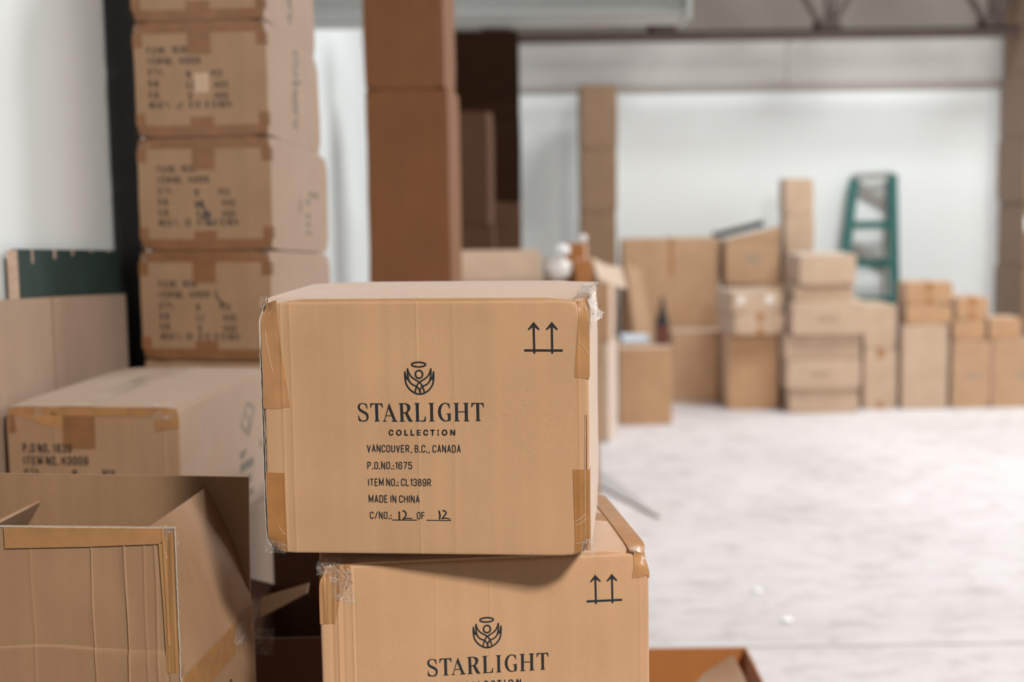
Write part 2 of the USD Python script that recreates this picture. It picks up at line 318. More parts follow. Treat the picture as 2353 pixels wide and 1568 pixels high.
def line(text, cap, width=None, t=.118, gap=.14, space=.24, cap_style=2, mingap=.11):
    """One line of condensed lettering as a shapely shape: capitals CAP high on the baseline from x = 0, fitted to WIDTH."""
    def lay(gp):
        x, out, last = 0.0, [], 0
        for c in text:
            if c == ' ': x += space; continue
            ls = GLYPH[c]; pts = np.vstack([np.array(l) for l in ls]); x0, x1 = pts[:, 0].min(), pts[:, 0].max()
            tt = t * (1.25 if c in '.:' else 1)
            for l in ls:
                a = np.array(l, float); a[:, 0] = a[:, 0] - x0 + x + t / 2; a[:, 1] = t / 2 + a[:, 1] * (1 - t)
                out.append(LineString(a).buffer(tt / 2, cap_style=3 if c in '.:' else cap_style, join_style=1 if c in 'CO0DPRBUGSQ235689' else 2, mitre_limit=2.5, quad_segs=4))
            x += x1 - x0 + t + gp; last = x - gp
        return unary_union(out), last
    g, wd = lay(gap)
    s = cap
    if width:
        n = sum(c != ' ' for c in text) - 1
        want = width / cap
        gp = gap + (want - wd) / max(n, 1)
        if gp < mingap: gp = mingap
        g, wd = lay(gp)
        return affinity.scale(g, width / wd, s, origin=(0, 0))
    return affinity.scale(g, s, s, origin=(0, 0))

def spline(pts, closed=True, n=6):
    p = np.array(pts, float); N = len(p); out = []
    for i in range(N if closed else N - 1):
        a, b, c, d = (p[(i + k) % N] if closed else p[min(max(i + k, 0), N - 1)] for k in (-1, 0, 1, 2))
        for t in np.linspace(0, 1, n, endpoint=False):
            out.append(.5 * (2 * b + (c - a) * t + (2 * a - 5 * b + 4 * c - d) * t * t + (3 * b - a - 3 * c + d) * t ** 3))
    if not closed: out.append(p[-1])
    return np.array(out)

def serif_word():
    """The high-contrast serif word, in picture units (1 unit = one pixel of the photographed line), y up from the baseline."""
    k = 13.84
    P = lambda pts: Polygon(pts).buffer(0)
    parts = []
    S = [(515, 190), (526, 325), (503, 325), (488, 262), (450, 205), (385, 177), (325, 195), (288, 250), (292, 310), (335, 362), (420, 410), (505, 462), (550, 530), (560, 600), (540, 675), (490, 728), (400, 748), (320, 737), (240, 712), (230, 560), (247, 560), (262, 620), (292, 672), (340, 707), (392, 718), (450, 700), (490, 655), (495, 590), (470, 532), (400, 487), (310, 437), (250, 382), (220, 312), (225, 242), (265, 185), (330, 158), (390, 157), (450, 170), (490, 184)]
    parts.append(P(spline(S, n=4)))
    def T(dx, dy):
        o = [(625, 162), (1018, 162), (1027, 305), (1008, 302), (990, 240), (950, 198), (872, 188), (874, 690), (910, 722), (910, 735), (752, 735), (752, 722), (786, 695), (780, 188), (700, 197), (662, 240), (645, 302), (625, 305)]
        return P([(x + dx, y + dy) for x, y in o])
    parts.append(T(0, 0))
    parts += [P([(1225, 175), (1240, 155), (1440, 690), (1495, 722), (1495, 735), (1305, 735), (1305, 722), (1355, 698), (1205, 300)]), P([(1226, 175), (1240, 160), (1214, 315), (1087, 700), (1138, 722), (1138, 735), (1015, 735), (1015, 722), (1063, 697)]), P([(1125, 540), (1312, 540), (1318, 564), (1118, 564)])]
    parts += [P([(1548, 155), (1690, 155), (1680, 185), (1690, 698), (1730, 722), (1730, 735), (1560, 735), (1560, 722), (1600, 698), (1590, 190), (1548, 168)]),
              P(list(spline([(1670, 155), (1780, 158), (1872, 192), (1917, 252), (1920, 312), (1893, 390), (1838, 440), (1770, 466), (1670, 468), (1670, 444), (1750, 438), (1800, 400), (1822, 330), (1815, 260), (1780, 203), (1730, 180), (1670, 179)], n=4))),
              P([(1735, 455), (1830, 452), (1940, 668), (1972, 708), (1993, 706), (1992, 722), (1950, 736), (1890, 736), (1858, 712), (1830, 668)])]
    D = 2076
    parts += [P([(-15 + D, 150), (155 + D, 150), (155 + D, 164), (118 + D, 184), (120 + D, 706), (230 + D, 706), (285 + D, 680), (318 + D, 570), (342 + D, 570), (334 + D, 730), (-5 + D, 732), (-5 + D, 720), (28 + D, 700), (24 + D, 184), (-15 + D, 166)])]
    def stem(a, b, t0, t1, b0, b1):
        return P([(t0 + D, 148), (t1 + D, 148), (t1 + D, 162), (b + D, 184), (b + D, 696), (b1 + D, 716), (b1 + D, 729), (b0 + D, 729), (b0 + D, 716), (a + D, 696), (a + D, 184), (t0 + D, 162)])
    parts += [stem(487, 578, 440, 610, 450, 622)]
    Gg = [(1112, 180), (1120, 315), (1100, 312), (1080, 250), (1040, 195), (980, 170), (920, 195), (870, 260), (838, 350), (832, 440), (850, 550), (890, 640), (940, 690), (1000, 706), (1042, 697), (1058, 660), (1054, 520), (1010, 497), (1010, 484), (1060, 485), (1110, 478), (1138, 466), (1140, 690), (1100, 715), (1040, 728), (980, 735), (910, 722), (850, 690), (790, 620), (750, 520), (738, 420), (755, 320), (800, 230), (870, 170), (950, 145), (1020, 150), (1075, 170)]
    parts += [P([(x + D, y) for x, y in spline(Gg, n=4)])]
    parts += [stem(1293, 1385, 1252, 1420, 1262, 1432), stem(1605, 1700, 1565, 1732, 1570, 1745), P([(1380 + D, 414), (1610 + D, 414), (1610 + D, 442), (1380 + D, 442)])]
    parts += [T(1198 + D, -14)]
    g = unary_union([p for p in parts])
    return affinity.affine_transform(g, [1 / k, 0, 0, -1 / k, -215 / k, 733 / k])

def emblem():
    """The winged figure under a halo, in picture pixels, centred, y up from its lowest point."""
    k, cx = 15.68, 815
    s = []
    def st(pts, w, n=6): s.append(LineString(spline(pts, False, n)).buffer(w / 2, quad_segs=4))
    s.append(LineString([(800 + 255 * math.cos(a), 305 + 82 * math.sin(a)) for a in np.linspace(0, 2 * math.pi, 48)]).buffer(29))
    s.append(LineString([(805 + 132 * math.cos(a), 655 + 138 * math.sin(a)) for a in np.linspace(0, 2 * math.pi, 36)]).buffer(30))
    for sg in (-1, 1):
        m = lambda pts: [(cx + sg * (cx - x), y) for x, y in pts] if sg > 0 else pts
        st(m([(392, 460), (430, 590), (490, 700), (570, 780), (680, 850), (800, 925), (880, 1010), (935, 1120), (970, 1230), (985, 1320)]), 54)
        st(m([(386, 470), (388, 600), (400, 720), (435, 870), (500, 970), (590, 1035), (720, 1092), (790, 1180), (820, 1260)]), 54)
        st(m([(292, 570), (288, 720), (300, 850), (325, 985), (380, 1095), (470, 1205), (585, 1290), (700, 1342), (820, 1362)]), 58)
        st(m([(296, 600), (335, 740), (390, 830), (440, 900)]), 50)
        s.append(Polygon(m([(290, 538), (266, 760), (290, 850), (360, 840), (390, 800), (318, 690)])))
        s.append(Polygon(m([(388, 440), (358, 500), (370, 720), (400, 740), (430, 620), (420, 500)])))
    s.append(LineString([(822, 1190), (832, 1350)]).buffer(34))
    g = unary_union(s)
    return affinity.affine_transform(g, [1 / k, 0, 0, -1 / k, -cx / k, 1390 / k])

def arrows():
    """This-way-up arrows in picture pixels, left end of the bar at x = 0, y up from the bar's lower edge."""
    s = [sbox(0, 0, 88, 5)]
    for x in (23, 64):
        s.append(sbox(x - 2.4, -4.5, x + 2.4, 58))
        s.append(Polygon([(x, 67), (x - 13.5, 50.5), (x - 11.5, 48), (x - 2.5, 55), (x + 2.5, 55), (x + 11.5, 48), (x + 13.5, 50.5)]))
    return unary_union(s)

def handwritten(dx, second):
    if not second:
        st = [([(893, 190), (900, 270), (897, 380)], 38), ([(990, 160), (1040, 185), (1065, 240), (1040, 300), (990, 355)], 34), ([(990, 355), (1080, 338), (1140, 340), (1200, 345)], 24)]
    else:
        st = [([(1860, 165), (1880, 260), (1868, 340)], 40), ([(1955, 145), (2000, 160), (2030, 200), (2000, 250), (1930, 340)], 34), ([(1930, 342), (2010, 325), (2115, 346)], 26)]
    return unary_union([LineString(spline(p, False)).buffer(w / 2) for p, w in st])

# ---------------------------------------------------------------- cartons
def carton(name, label, w, d, h, loc, rz=0.0, m='kraft', seam='y', group=None, n=(4, 4, 4), seed=None, seam_tape=True, tabs=True, edge_tape=False, bulge=.004, amp=.0025, sag=0.0, r=.006, gap=.004, tmat='tape', flaps=True, cat='box', extra=None, ridges=(), crush=.005, corner_tape=False, smooth=40):
    """A closed shipping carton: body, two top flaps that meet at a seam, tape. loc: centre of its base."""
    seed = seed if seed is not None else random.random() * 50
    h = h - .0014
    t = thing(name, label, cat, loc, rz, group)
    ft = .0035
    ex = [c + k for c, wd, _ in ridges for k in (-2 * wd, -wd, -.5 * wd, 0, .5 * wd, wd, 2 * wd)]
    fn = warp(w, d, h, seed, amp, bulge, crush, sag, ridges)
    body = roundbox(w, d, h - (ft if flaps else 0), r, n, ex)
    part(t, 'body', warped(body, fn), m, smooth=smooth)
    if flaps:
        i = .0025
        if seam == 'y':
            rects = [(-w / 2 + i, -gap / 2, -d / 2 + i, d / 2 - i), (gap / 2, w / 2 - i, -d / 2 + i, d / 2 - i)]
        else:
            rects = [(-w / 2 + i, w / 2 - i, -d / 2 + i, -gap / 2), (-w / 2 + i, w / 2 - i, gap / 2, d / 2 - i)]
        for a, b, c, e in rects:
            part(t, 'top_flap', warped(slab(a, b, c, e, h - ft - .0005, h), fn, max(w, d) / 5), m, smooth=40)
    sz = max(w, d, h) / 7
    tp = .0006
    if seam_tape:
        tw = .032 if edge_tape else .026
        if seam == 'y':
            ms = [slab(-tw, tw, -d / 2 - tp, d / 2, h - .0004, h + tp)]
            if tabs: ms.append(slab(-tw, tw, -d / 2 - tp, -d / 2 + .001, h - (.085 if edge_tape else .068), h))
        else:
            ms = [slab(-w / 2, w / 2 + tp, -tw, tw, h - .0004, h + tp), slab(w / 2 - .001, w / 2 + tp, -tw, tw, h - .068, h)]
        part(t, 'seam_tape', warped(join(ms), fn, sz), tmat, smooth=40)
        if tabs and seam == 'y':
            part(t, 'seam_tape', warped(slab(-tw, tw, -d / 2 - tp, -d / 2 + .001, .002, .052), fn, sz), tmat, smooth=40)
    if edge_tape:
        for z0, z1 in ((h - .030, h - .001), (.001, .030)):
            ms = [slab(-w / 2 + .004, w / 2 - .004, -d / 2 - tp * .8, -d / 2 + .001, z0, z1)]
            if z1 > h / 2: ms.append(slab(-w / 2 + .004, w / 2 - .004, -d / 2, -d / 2 + .03, h - .0004, h + tp * .8))
            part(t, 'edge_tape', warped(join(ms), fn, sz), 'tape_d', smooth=40)
        for sx in (-1, 1):
            for z0, z1 in ((h - .065, h - .03), (.03, .062)):
                a, b = sorted((sx * (w / 2 - .026), sx * (w / 2 + tp)))
                c0, c1 = sorted((sx * (w / 2 - .001), sx * (w / 2 + tp)))
                part(t, 'corner_tape', warped(join([slab(a, b, -d / 2 - tp * .8, -d / 2 + .001, z0, z1), slab(c0, c1, -d / 2, -d / 2 + .02, z0, z1)]), fn, sz), 'tape_d', smooth=40)
    return t, fn

def sheet(c, t, nu=6, nv=6, bend=0.0, seed=0, amp=.0015):
    """A bent board from four corners (u0v0, u1v0, u1v1, u0v1), T thick."""
    c = [np.array(p, float) for p in c]
    nrm = np.cross(c[1] - c[0], c[3] - c[0]); nrm /= np.linalg.norm(nrm)
    U, Vv = np.meshgrid(np.linspace(0, 1, nu + 1), np.linspace(0, 1, nv + 1), indexing='ij')
    P = (1 - U)[..., None] * (1 - Vv)[..., None] * c[0] + U[..., None] * (1 - Vv)[..., None] * c[1] + U[..., None] * Vv[..., None] * c[2] + (1 - U)[..., None] * Vv[..., None] * c[3]
    P = P + nrm * (bend * np.sin(np.pi * Vv) + amp * 2 * (meshkit.fbm(P * 8 + seed, 2, 3) - .5))[..., None]
    A = (P + nrm * t / 2).reshape(-1, 3); B = (P - nrm * t / 2).reshape(-1, 3)
    q, m = [], nv + 1; idx = lambda i, j: i * m + j; N = len(A)
    for i in range(nu):
        for j in range(nv):
            q.append((idx(i, j), idx(i + 1, j), idx(i + 1, j + 1), idx(i, j + 1))); q.append(tuple(N + k for k in (idx(i, j), idx(i, j + 1), idx(i + 1, j + 1), idx(i + 1, j))))
    for i in range(nu):
        for j, fl in ((0, False), (nv, True)):
            e = (idx(i, j), N + idx(i, j), N + idx(i + 1, j), idx(i + 1, j)); q.append(e[::-1] if fl else e)
    for j in range(nv):
        for i, fl in ((0, True), (nu, False)):
            e = (idx(i, j), N + idx(i, j), N + idx(i, j + 1), idx(i, j + 1)); q.append(e[::-1] if fl else e)
    q = np.array(q)
    m_ = trimesh.Trimesh(np.vstack([A, B]), np.vstack([q[:, [0, 1, 2]], q[:, [0, 2, 3]]]), process=False)
    trimesh.repair.fix_normals(m_)
    return m_

def crumple(pts_fn, nu, nv, seed, amp, t=.0004, freq=60):
    U, Vv = np.meshgrid(np.linspace(0, 1, nu + 1), np.linspace(0, 1, nv + 1), indexing='ij')
    P = pts_fn(U, Vv)
    d = np.stack([meshkit.fbm(P * freq + seed + 17 * k, 3, k) - .5 for k in range(3)], -1)
    P = P + amp * 2 * d
    m = nv + 1; v = P.reshape(-1, 3); q = np.array([(i * m + j, (i + 1) * m + j, (i + 1) * m + j + 1, i * m + j + 1) for i in range(nu) for j in range(nv)])
    return trimesh.Trimesh(v, np.vstack([q[:, [0, 1, 2]], q[:, [0, 2, 3]]]), process=False)

def open_carton(name, label, w, d, h, loc, rz, m, flaps, seed=0, inner=None, t=.005):
    """An open carton: body (four walls and floor), flaps given as {side: (length, lean out in degrees, bend)}; loc: centre of its base."""
    th = thing(name, label, 'box', loc, rz)
    i = t
    ws = [sheet([(-w / 2, -d / 2, 0), (w / 2, -d / 2, 0), (w / 2, -d / 2, h), (-w / 2, -d / 2, h)], t, 8, 6, seed=seed), sheet([(-w / 2, d / 2, 0), (w / 2, d / 2, 0), (w / 2, d / 2, h), (-w / 2, d / 2, h)], t, 8, 6, seed=seed + 1),
          sheet([(-w / 2, -d / 2, 0), (-w / 2, d / 2, 0), (-w / 2, d / 2, h), (-w / 2, -d / 2, h)], t, 8, 6, seed=seed + 2), sheet([(w / 2, -d / 2, 0), (w / 2, d / 2, 0), (w / 2, d / 2, h), (w / 2, -d / 2, h)], t, 8, 6, seed=seed + 3),
          slab(-w / 2, w / 2, -d / 2, d / 2, 0, t)]
    part(th, 'body', join(ws), m, smooth=30)
    for side, (ln, lean, bend) in flaps.items():
        a = math.radians(lean); o, u = ln * math.sin(a), ln * math.cos(a); e = .004
        c = {'front': [(-w / 2 + e, -d / 2, h), (w / 2 - e, -d / 2, h), (w / 2 - e, -d / 2 - o, h + u), (-w / 2 + e, -d / 2 - o, h + u)],
             'back': [(-w / 2 + e, d / 2, h), (w / 2 - e, d / 2, h), (w / 2 - e, d / 2 + o, h + u), (-w / 2 + e, d / 2 + o, h + u)],
             'left': [(-w / 2, -d / 2 + e, h), (-w / 2, d / 2 - e, h), (-w / 2 - o, d / 2 - e, h + u), (-w / 2 - o, -d / 2 + e, h + u)],
             'right': [(w / 2, -d / 2 + e, h), (w / 2, d / 2 - e, h), (w / 2 + o, d / 2 - e, h + u), (w / 2 + o, -d / 2 + e, h + u)]}[side]
        part(th, 'flap', sheet(c, t, 8, 8, bend, seed=seed + len(side)), m, smooth=30)
    return th
#@@BUILD
# ================================================================ the room
WL, WR, YB, YF = -1.125, 7.0, -6.0, 12.0
struct('floor_unseen', slab(WL - .1, WR + .1, YB - .1, 1.4, -.12, 0), 'floor_dark', 'unseen floor behind the camera, darkened to cut bounce light')  # added dark floor out of view, cuts light bounced at the cartons
struct('floor', slab(WL - .1, WR + .1, 1.4, YF + .1, -.12, 0), 'floor', 'pale worn concrete floor with stains and scuffs')
# the saw-cut joint is a shallow strip of darker filler let into the slab
struct('trim_1', slab(WL, WR, 5.052, 5.068, -.01, .0012), 'trimgrey', 'grey filled joint running across the concrete floor')
struct('wall_left_unseen', slab(WL - .1, WL, YB, 2.3, 0, CEIL), 'wall_dim', 'unseen left wall outside the picture, darkened to cut bounce light')  # added dark wall section out of view, cuts bounced light
struct('wall_left', slab(WL - .1, WL, 2.3, YF, 0, CEIL), 'wall', 'white painted wall along the left side behind the lettered carton stack')
t = thing('wall_far', 'white far wall with a grey upper band of boards', 'structure', (0, 0, 0)); tag(t, kind='structure')
part(t, 'lower_panel', slab(WL, WR, YF, YF + .1, 0, 2.46), 'wall')
x = WL
for xe in (2.322, 5.2, WR):
    part(t, 'upper_board', slab(x, xe - .006, YF + .012, YF + .1, 2.46, 2.86), 'wall_up'); x = xe
part(t, 'top_board', slab(WL, WR, YF + .02, YF + .1, 2.86, CEIL), 'wall_top')
part(t, 'backing', slab(WL, WR, YF + .1, YF + .14, 0, CEIL), 'trimgrey')
struct('trim_2', slab(WL, WR, YF - .02, YF + .012, 2.445, 2.505), 'trimgrey', 'narrow grey ledge trim between white wall and upper boards')
(rc, rzc, rw, rh) = WIN_REAR
struct('wall_rear', join([slab(WL, rc - rw / 2, YB - .1, YB, 0, CEIL), slab(rc + rw / 2, WR, YB - .1, YB, 0, CEIL), slab(rc - rw / 2, rc + rw / 2, YB - .1, YB, 0, rzc - rh / 2), slab(rc - rw / 2, rc + rw / 2, YB - .1, YB, rzc + rh / 2, CEIL)]), 'wall_dim', 'dark grey rear wall behind the camera with a high window opening')
rs, yy = [], YB
for (c0, zc, ww, hh) in (WIN_RIGHT, WIN_FAR):
    rs += [slab(WR, WR + .1, yy, c0 - ww / 2, 0, CEIL), slab(WR, WR + .1, c0 - ww / 2, c0 + ww / 2, 0, zc - hh / 2), slab(WR, WR + .1, c0 - ww / 2, c0 + ww / 2, zc + hh / 2, CEIL)]; yy = c0 + ww / 2
struct('wall_right', join(rs + [slab(WR, WR + .1, yy, YF, 0, CEIL)]), 'wall_dim', 'dark grey right wall outside the picture with two high window openings')
cells, ylast = [], YB - .1
for qx, qy, qs_ in ROOFS:
    q = qs_ / 2
    cells += [slab(WL - .1, WR + .1, ylast, qy - q, CEIL, CEIL + .1), slab(WL - .1, qx - q, qy - q, qy + q, CEIL, CEIL + .1), slab(qx + q, WR + .1, qy - q, qy + q, CEIL, CEIL + .1)]; ylast = qy + q
struct('ceiling', join(cells + [slab(WL - .1, WR + .1, ylast, YF + .1, CEIL, CEIL + .1)]), 'ceil', 'dark roof deck with two square roof lights, above the picture')
def frame(a0, a1, b0, b1, to, n):
    u = .06; ms = [slab(a0, a1, 0, .08, b0, b0 + u), slab(a0, a1, 0, .08, b1 - u, b1), slab(a0, a0 + u, 0, .08, b0, b1), slab(a1 - u, a1, 0, .08, b0, b1)]
    m_ = join(ms); v = m_.vertices; m_.vertices = to(v); trimesh.repair.fix_normals(m_); return m_
struct('window_1', frame(rc - rw / 2, rc + rw / 2, rzc - rh / 2, rzc + rh / 2, lambda v: np.stack([v[:, 0], YB - .09 + v[:, 1] * .9, v[:, 2]], 1), 3), 'trimgrey', 'high window frame in the rear wall, behind the camera')
for k, (c0, zc, ww, hh) in enumerate((WIN_RIGHT, WIN_FAR)):
    struct(f'window_{k+2}', frame(c0 - ww / 2, c0 + ww / 2, zc - hh / 2, zc + hh / 2, lambda v: np.stack([WR + .01 + v[:, 1] * .9, v[:, 0], v[:, 2]], 1), 3), 'trimgrey', ['high window frame in the right wall, outside the picture', 'high window frame in the right wall nearest the far wall'][k])

# roof truss in front of the far wall
t = thing('roof_truss', 'red-brown steel roof truss with fanned webs before the far wall', 'truss')
yt = 11.3
part(t, 'bottom_chord', join([slab(WL, WR, yt - .035, yt - .020, 2.79, 2.868), slab(WL, WR, yt + .020, yt + .035, 2.79, 2.868), slab(WL, WR, yt - .035, yt + .035, 2.852, 2.868)]), 'steel')
part(t, 'top_chord', slab(WL, WR, yt - .035, yt + .035, 3.98, 4.06), 'steel')
for xn in (-.09, 1.2, 2.49, 3.77, 5.05, 6.3):
    part(t, 'gusset_plate', extr(Polygon([(xn - .13, 2.86), (xn + .13, 2.86), (xn + .09, 2.95), (xn - .09, 2.95)]), .012).apply_transform(np.array([[1, 0, 0, 0], [0, 0, -1, yt + .006], [0, 1, 0, 0], [0, 0, 0, 1.]])), 'steel')
    part(t, 'web', bar((xn - .03, yt - .015, 2.87), (xn - .72, yt - .015, 4.0), .075, .03), 'steel')
    part(t, 'web', bar((xn + .03, yt + .015, 2.87), (xn + .72, yt + .015, 4.0), .075, .03), 'steel')
    part(t, 'web', bar((xn + .012, yt + .05, 2.87), (xn + .012, yt + .05, 4.0), .05, .03), 'steel')
    part(t, 'web', bar((xn + .03, yt + .045, 2.87), (xn + .25, yt + .045, 4.0), .05, .03), 'steel')
    part(t, 'hanger', slab(xn - .02, xn + .02, yt - .03, yt + .06, 4.05, CEIL), 'steel')
# white ribbed duct overhead
t = thing('ventilation_duct', 'white ribbed sheet-metal duct under the ceiling, top of the photo', 'duct')
prof = [(7.7, 2.60), (7.7, 2.585), (7.74, 2.57), (8.0, 2.57), (8.05, 2.585), (8.05, 2.95), (7.7, 2.95)]
ribs = []
pts = [(7.74, 2.57), (8.05, 2.57), (8.05, 2.98), (7.70, 2.98)]
zz = np.linspace(2.98, 2.60, 33)
pts += [(7.70 - .060 * (.5 + .5 * math.cos((z - 2.60) / .10 * 2 * math.pi)), z) for z in zz[1:]]
m_ = extr(Polygon(pts).buffer(0), 2.09); v = m_.vertices; m_.vertices = np.stack([WL + v[:, 2], v[:, 0], v[:, 1]], 1); trimesh.repair.fix_normals(m_)
part(t, 'duct_body', m_, 'duct', smooth=30)
part(t, 'end_flange', slab(.945, .972, 7.62, 8.06, 2.56, 3.0), 'duct')
for xh in (-.6, .6): part(t, 'hanger_rod', slab(xh - .008, xh + .008, 7.87, 7.886, 2.97, CEIL), 'alu')

# ================================================================ the two lettered cartons in the foreground
SX, SZ = .000600, .000613
def put(g, x, y, h, sc=1.0):
    """Shape in picture pixels (y up, origin bottom left) to the front face of a carton H tall, at column x, row y of the printed design."""
    return affinity.translate(affinity.scale(g, SX * sc, SZ * sc, origin=(0, 0)), (x - 973.5) * SX, h - (y - 686) * SZ)
def strip(pts, h): return Polygon([((x - 973.5) * SX, h - (y - 686) * SZ) for x, y in pts])
WORD, EMB, ARR = serif_word(), emblem(), arrows()

def design(t, fn, w, d, h, dx=0.0):
    P = lambda nm, g, m='ink', lab=None: part(t, nm, warped(on_front(affinity.translate(g, dx, 0), d), fn, .009), m, lab)
    P('printed_emblem', put(EMB, 961.5, 907.5, h), lab='black printed emblem of a winged figure under a halo')
    P('printed_brand_line', put(WORD, 815.3, 968, h), lab='black serif lettering STARLIGHT')
    spots = (('C', 886.6, 10.9), ('O', 904, 12.6), ('L', 923.6, 8.3), ('L', 938, 8.3), ('E', 952.6, 8.8), ('C', 967.8, 11.2), ('T', 984.3, 10), ('I', 1000.8, 3.4), ('O', 1011, 12.8), ('N', 1031, 11.4))
    ms = []
    for c, x, wd in spots:
        g = meshkit.text_mesh(c, 12.2, depth=.2, bold=True); lo, hi = g.bounds; vv = g.vertices
        vv[:, 0] = (vv[:, 0] - lo[0]) / (hi[0] - lo[0]) * (wd - .4) + x; g.vertices = vv
        for ddx, ddy in ((0, 0), (.4, 0), (.2, .3)):
            g2 = g.copy(); g2.apply_translation((ddx, ddy, 0)); ms.append(g2)
    g = join(ms); v = g.vertices.copy()
    g.vertices = np.stack([(v[:, 0] - 973.5) * SX + dx, -d / 2 - v[:, 2] * .003, h - (999.8 - 686) * SZ + v[:, 1] * SZ], 1)
    part(t, 'printed_brand_line', warped(g, fn), 'ink', 'black spaced lettering COLLECTION')
    for tx, x, y, wd in (('VANCOUVER, B.C., CANADA', 834.7, 1039.6, 220), ('P.O.NO.:1675', 835, 1079, 105.5), ('ITEM NO.: CL1389R', 836, 1118, 148.5), ('MADE IN CHINA', 836.5, 1156.8, 120)):
        P('printed_text', put(line(tx, 17.4, wd), x, y, h))
    g = unary_union([put(line('C/NO.:', 17.2, 51), 838, 1195, h), put(line('OF', 17.2, 19), 949.3, 1195, h), strip([(891, 1196.2), (949, 1196.2), (949, 1198), (891, 1198)], h), strip([(972, 1196.2), (1030, 1196.2), (1030, 1198), (972, 1198)], h)])
    P('printed_text', g)
    for k in (False, True):
        g = handwritten(0, k); g = affinity.affine_transform(g, [1 / 10.23, 0, 0, -1 / 10.23, 820, -(1160)])
        g = affinity.affine_transform(g, [SX, 0, 0, SZ, -973.5 * SX + dx, h + 686 * SZ])
        part(t, 'handwritten_number', warped(on_front(g, d, .00025), fn, .009), 'marker', 'black handwritten 12')
    P('printed_arrows', put(ARR, 1207, 808.5, h), lab='black this-way-up arrows on a bar')

def corner_strip(t, fn, w, d, h, side, pts, m='tape_l', name='corner_tape', wrap=.03, lift=.0006):
    sh = (w / 2 - .2285) / SX * (1 if side == 'right' else -1); pts = [(x + sh, y) for x, y in pts]
    """Tape that turns round a vertical edge of the front face; pts in design pixels."""
    g = strip(pts, h); m1 = on_front(g, d, lift)
    zs = [p[1] for p in g.exterior.coords]; s = 1 if side == 'right' else -1
    a, b = sorted((s * (w / 2 - .002), s * (w / 2 + lift)))
    part(t, name, warped(join([m1, slab(a, b, -d / 2 - lift * .8, -d / 2 + wrap, min(zs), max(zs))]), fn, .008), m, smooth=30)

# ---- upper carton
w, d, h = .456, .35, .363
rz = -5.5; a = math.radians(rz)
fc = np.array([-.1225, 1.955]); c = fc + d / 2 * np.array([-math.sin(a), math.cos(a)])
t, fn = carton('shipping_carton', 'taped brown shipping carton with full STARLIGHT print, on top of the foreground pair', w, d, h, (c[0], c[1], 1.1835), rz, 'kraft', seam='x', n=(26, 10, 22), seed=3.3, seam_tape=False, tabs=False, bulge=.006, amp=.0016, gap=.0012, r=.0045, crush=.006,
    ridges=[(-.0094, .0014, .00045), (-.201, .002, .0006), (-.188, .002, .0005), (.041, .003, .0003), (.214, .002, .0005)], tmat='tape_clear')
design(t, fn, w, d, h)
corner_strip(t, fn, w, d, h, 'left', [(593, 688), (628, 688), (640, 820), (655, 935), (625, 940), (593, 939)])
corner_strip(t, fn, w, d, h, 'left', [(593, 1087), (637, 1089), (637, 1276), (593, 1276)], 'tape')
corner_strip(t, fn, w, d, h, 'right', [(1354, 688), (1337, 688), (1332, 740), (1322, 866), (1354, 870)])
corner_strip(t, fn, w, d, h, 'right', [(1354, 1078), (1316, 1077), (1322, 1276), (1354, 1276)], 'tape')
def rag(x, z0, z1, wd, y, n=46, amp=.0007, seed=0):
    zs = np.linspace(z0, z1, n); L_, R2 = [], []
    rr = np.random.default_rng(seed)
    for z in zs:
        j = amp * (rr.random() - .5); L_.append((x - wd / 2 + j, z)); R2.append((x + wd / 2 + j + amp * .5 * (rr.random() - .5), z))
    return Polygon(L_ + R2[::-1]).buffer(0)
part(t, 'raw_edge', warped(join([on_front(rag(-.2312, .004, .361, .0006, 0, seed=1), d - .004, .003), on_front(rag(-.2286, .002, .30, .0005, 0, seed=2), d - .004, .0025)]), fn), 'liner', 'torn pale paper edge of the left corner')
part(t, 'raw_edge', warped(join([on_front(rag(-.2299, .003, .357, .0030, 0, seed=4), d - .010, .003)]), fn), 'flute', 'dark open flute gap along the left corner')  # dark backing strip gives the flute gap its shade
part(t, 'raw_edge', warped(on_front(Polygon([(.2232, .001), (.2250, .001), (.2243, .20), (.2238, .20)]), d, .0005), fn, .02), 'redbrown', 'dark slit down the right corner')  # slit shade painted as a thin red-brown strip
part(t, 'raw_edge', warped(on_front(rag(.2222, .001, .2, .0007, 0, seed=6), d, .0009), fn), 'kraft_w')
# torn clear film on the corners
def film(t, fn, pts, seed, amp, m='film', nu=14, nv=14, lab='torn clear tape at the corner'):
    pts = [np.array(p, float) for p in pts]
    mm = crumple(lambda U, V: (1 - U)[..., None] * (1 - V)[..., None] * pts[0] + U[..., None] * (1 - V)[..., None] * pts[1] + U[..., None] * V[..., None] * pts[2] + (1 - U)[..., None] * V[..., None] * pts[3], nu, nv, seed, amp, freq=70)
    part(t, 'torn_film', mm, m, lab, smooth=50)
hw, hd = w / 2, d / 2
film(t, fn, [(hw - .016, -hd - .002, h + .003), (hw + .004, -hd + .01, h + .004), (hw + .006, hd * .3, h + .004), (hw - .014, hd * .3, h + .003)], 1, .005, 'film_w')
film(t, fn, [(hw + .001, -hd + .004, h + .004), (hw + .002, -hd + .10, h + .004), (hw + .018, -hd + .09, h - .035), (hw + .006, -hd + .01, h - .036)], 2, .009, 'film_w')
film(t, fn, [(-hw - .005, -hd - .002, h - .014), (-hw + .006, -hd - .003, h - .012), (-hw + .007, -hd + .01, h + .003), (-hw - .004, -hd + .01, h + .002)], 3, .003)
film(t, fn, [(-hw - .006, -hd - .002, .0015), (-hw + .026, -hd - .003, .001), (-hw + .024, -hd - .002, .016), (-hw - .004, -hd - .001, .022)], 4, .003)
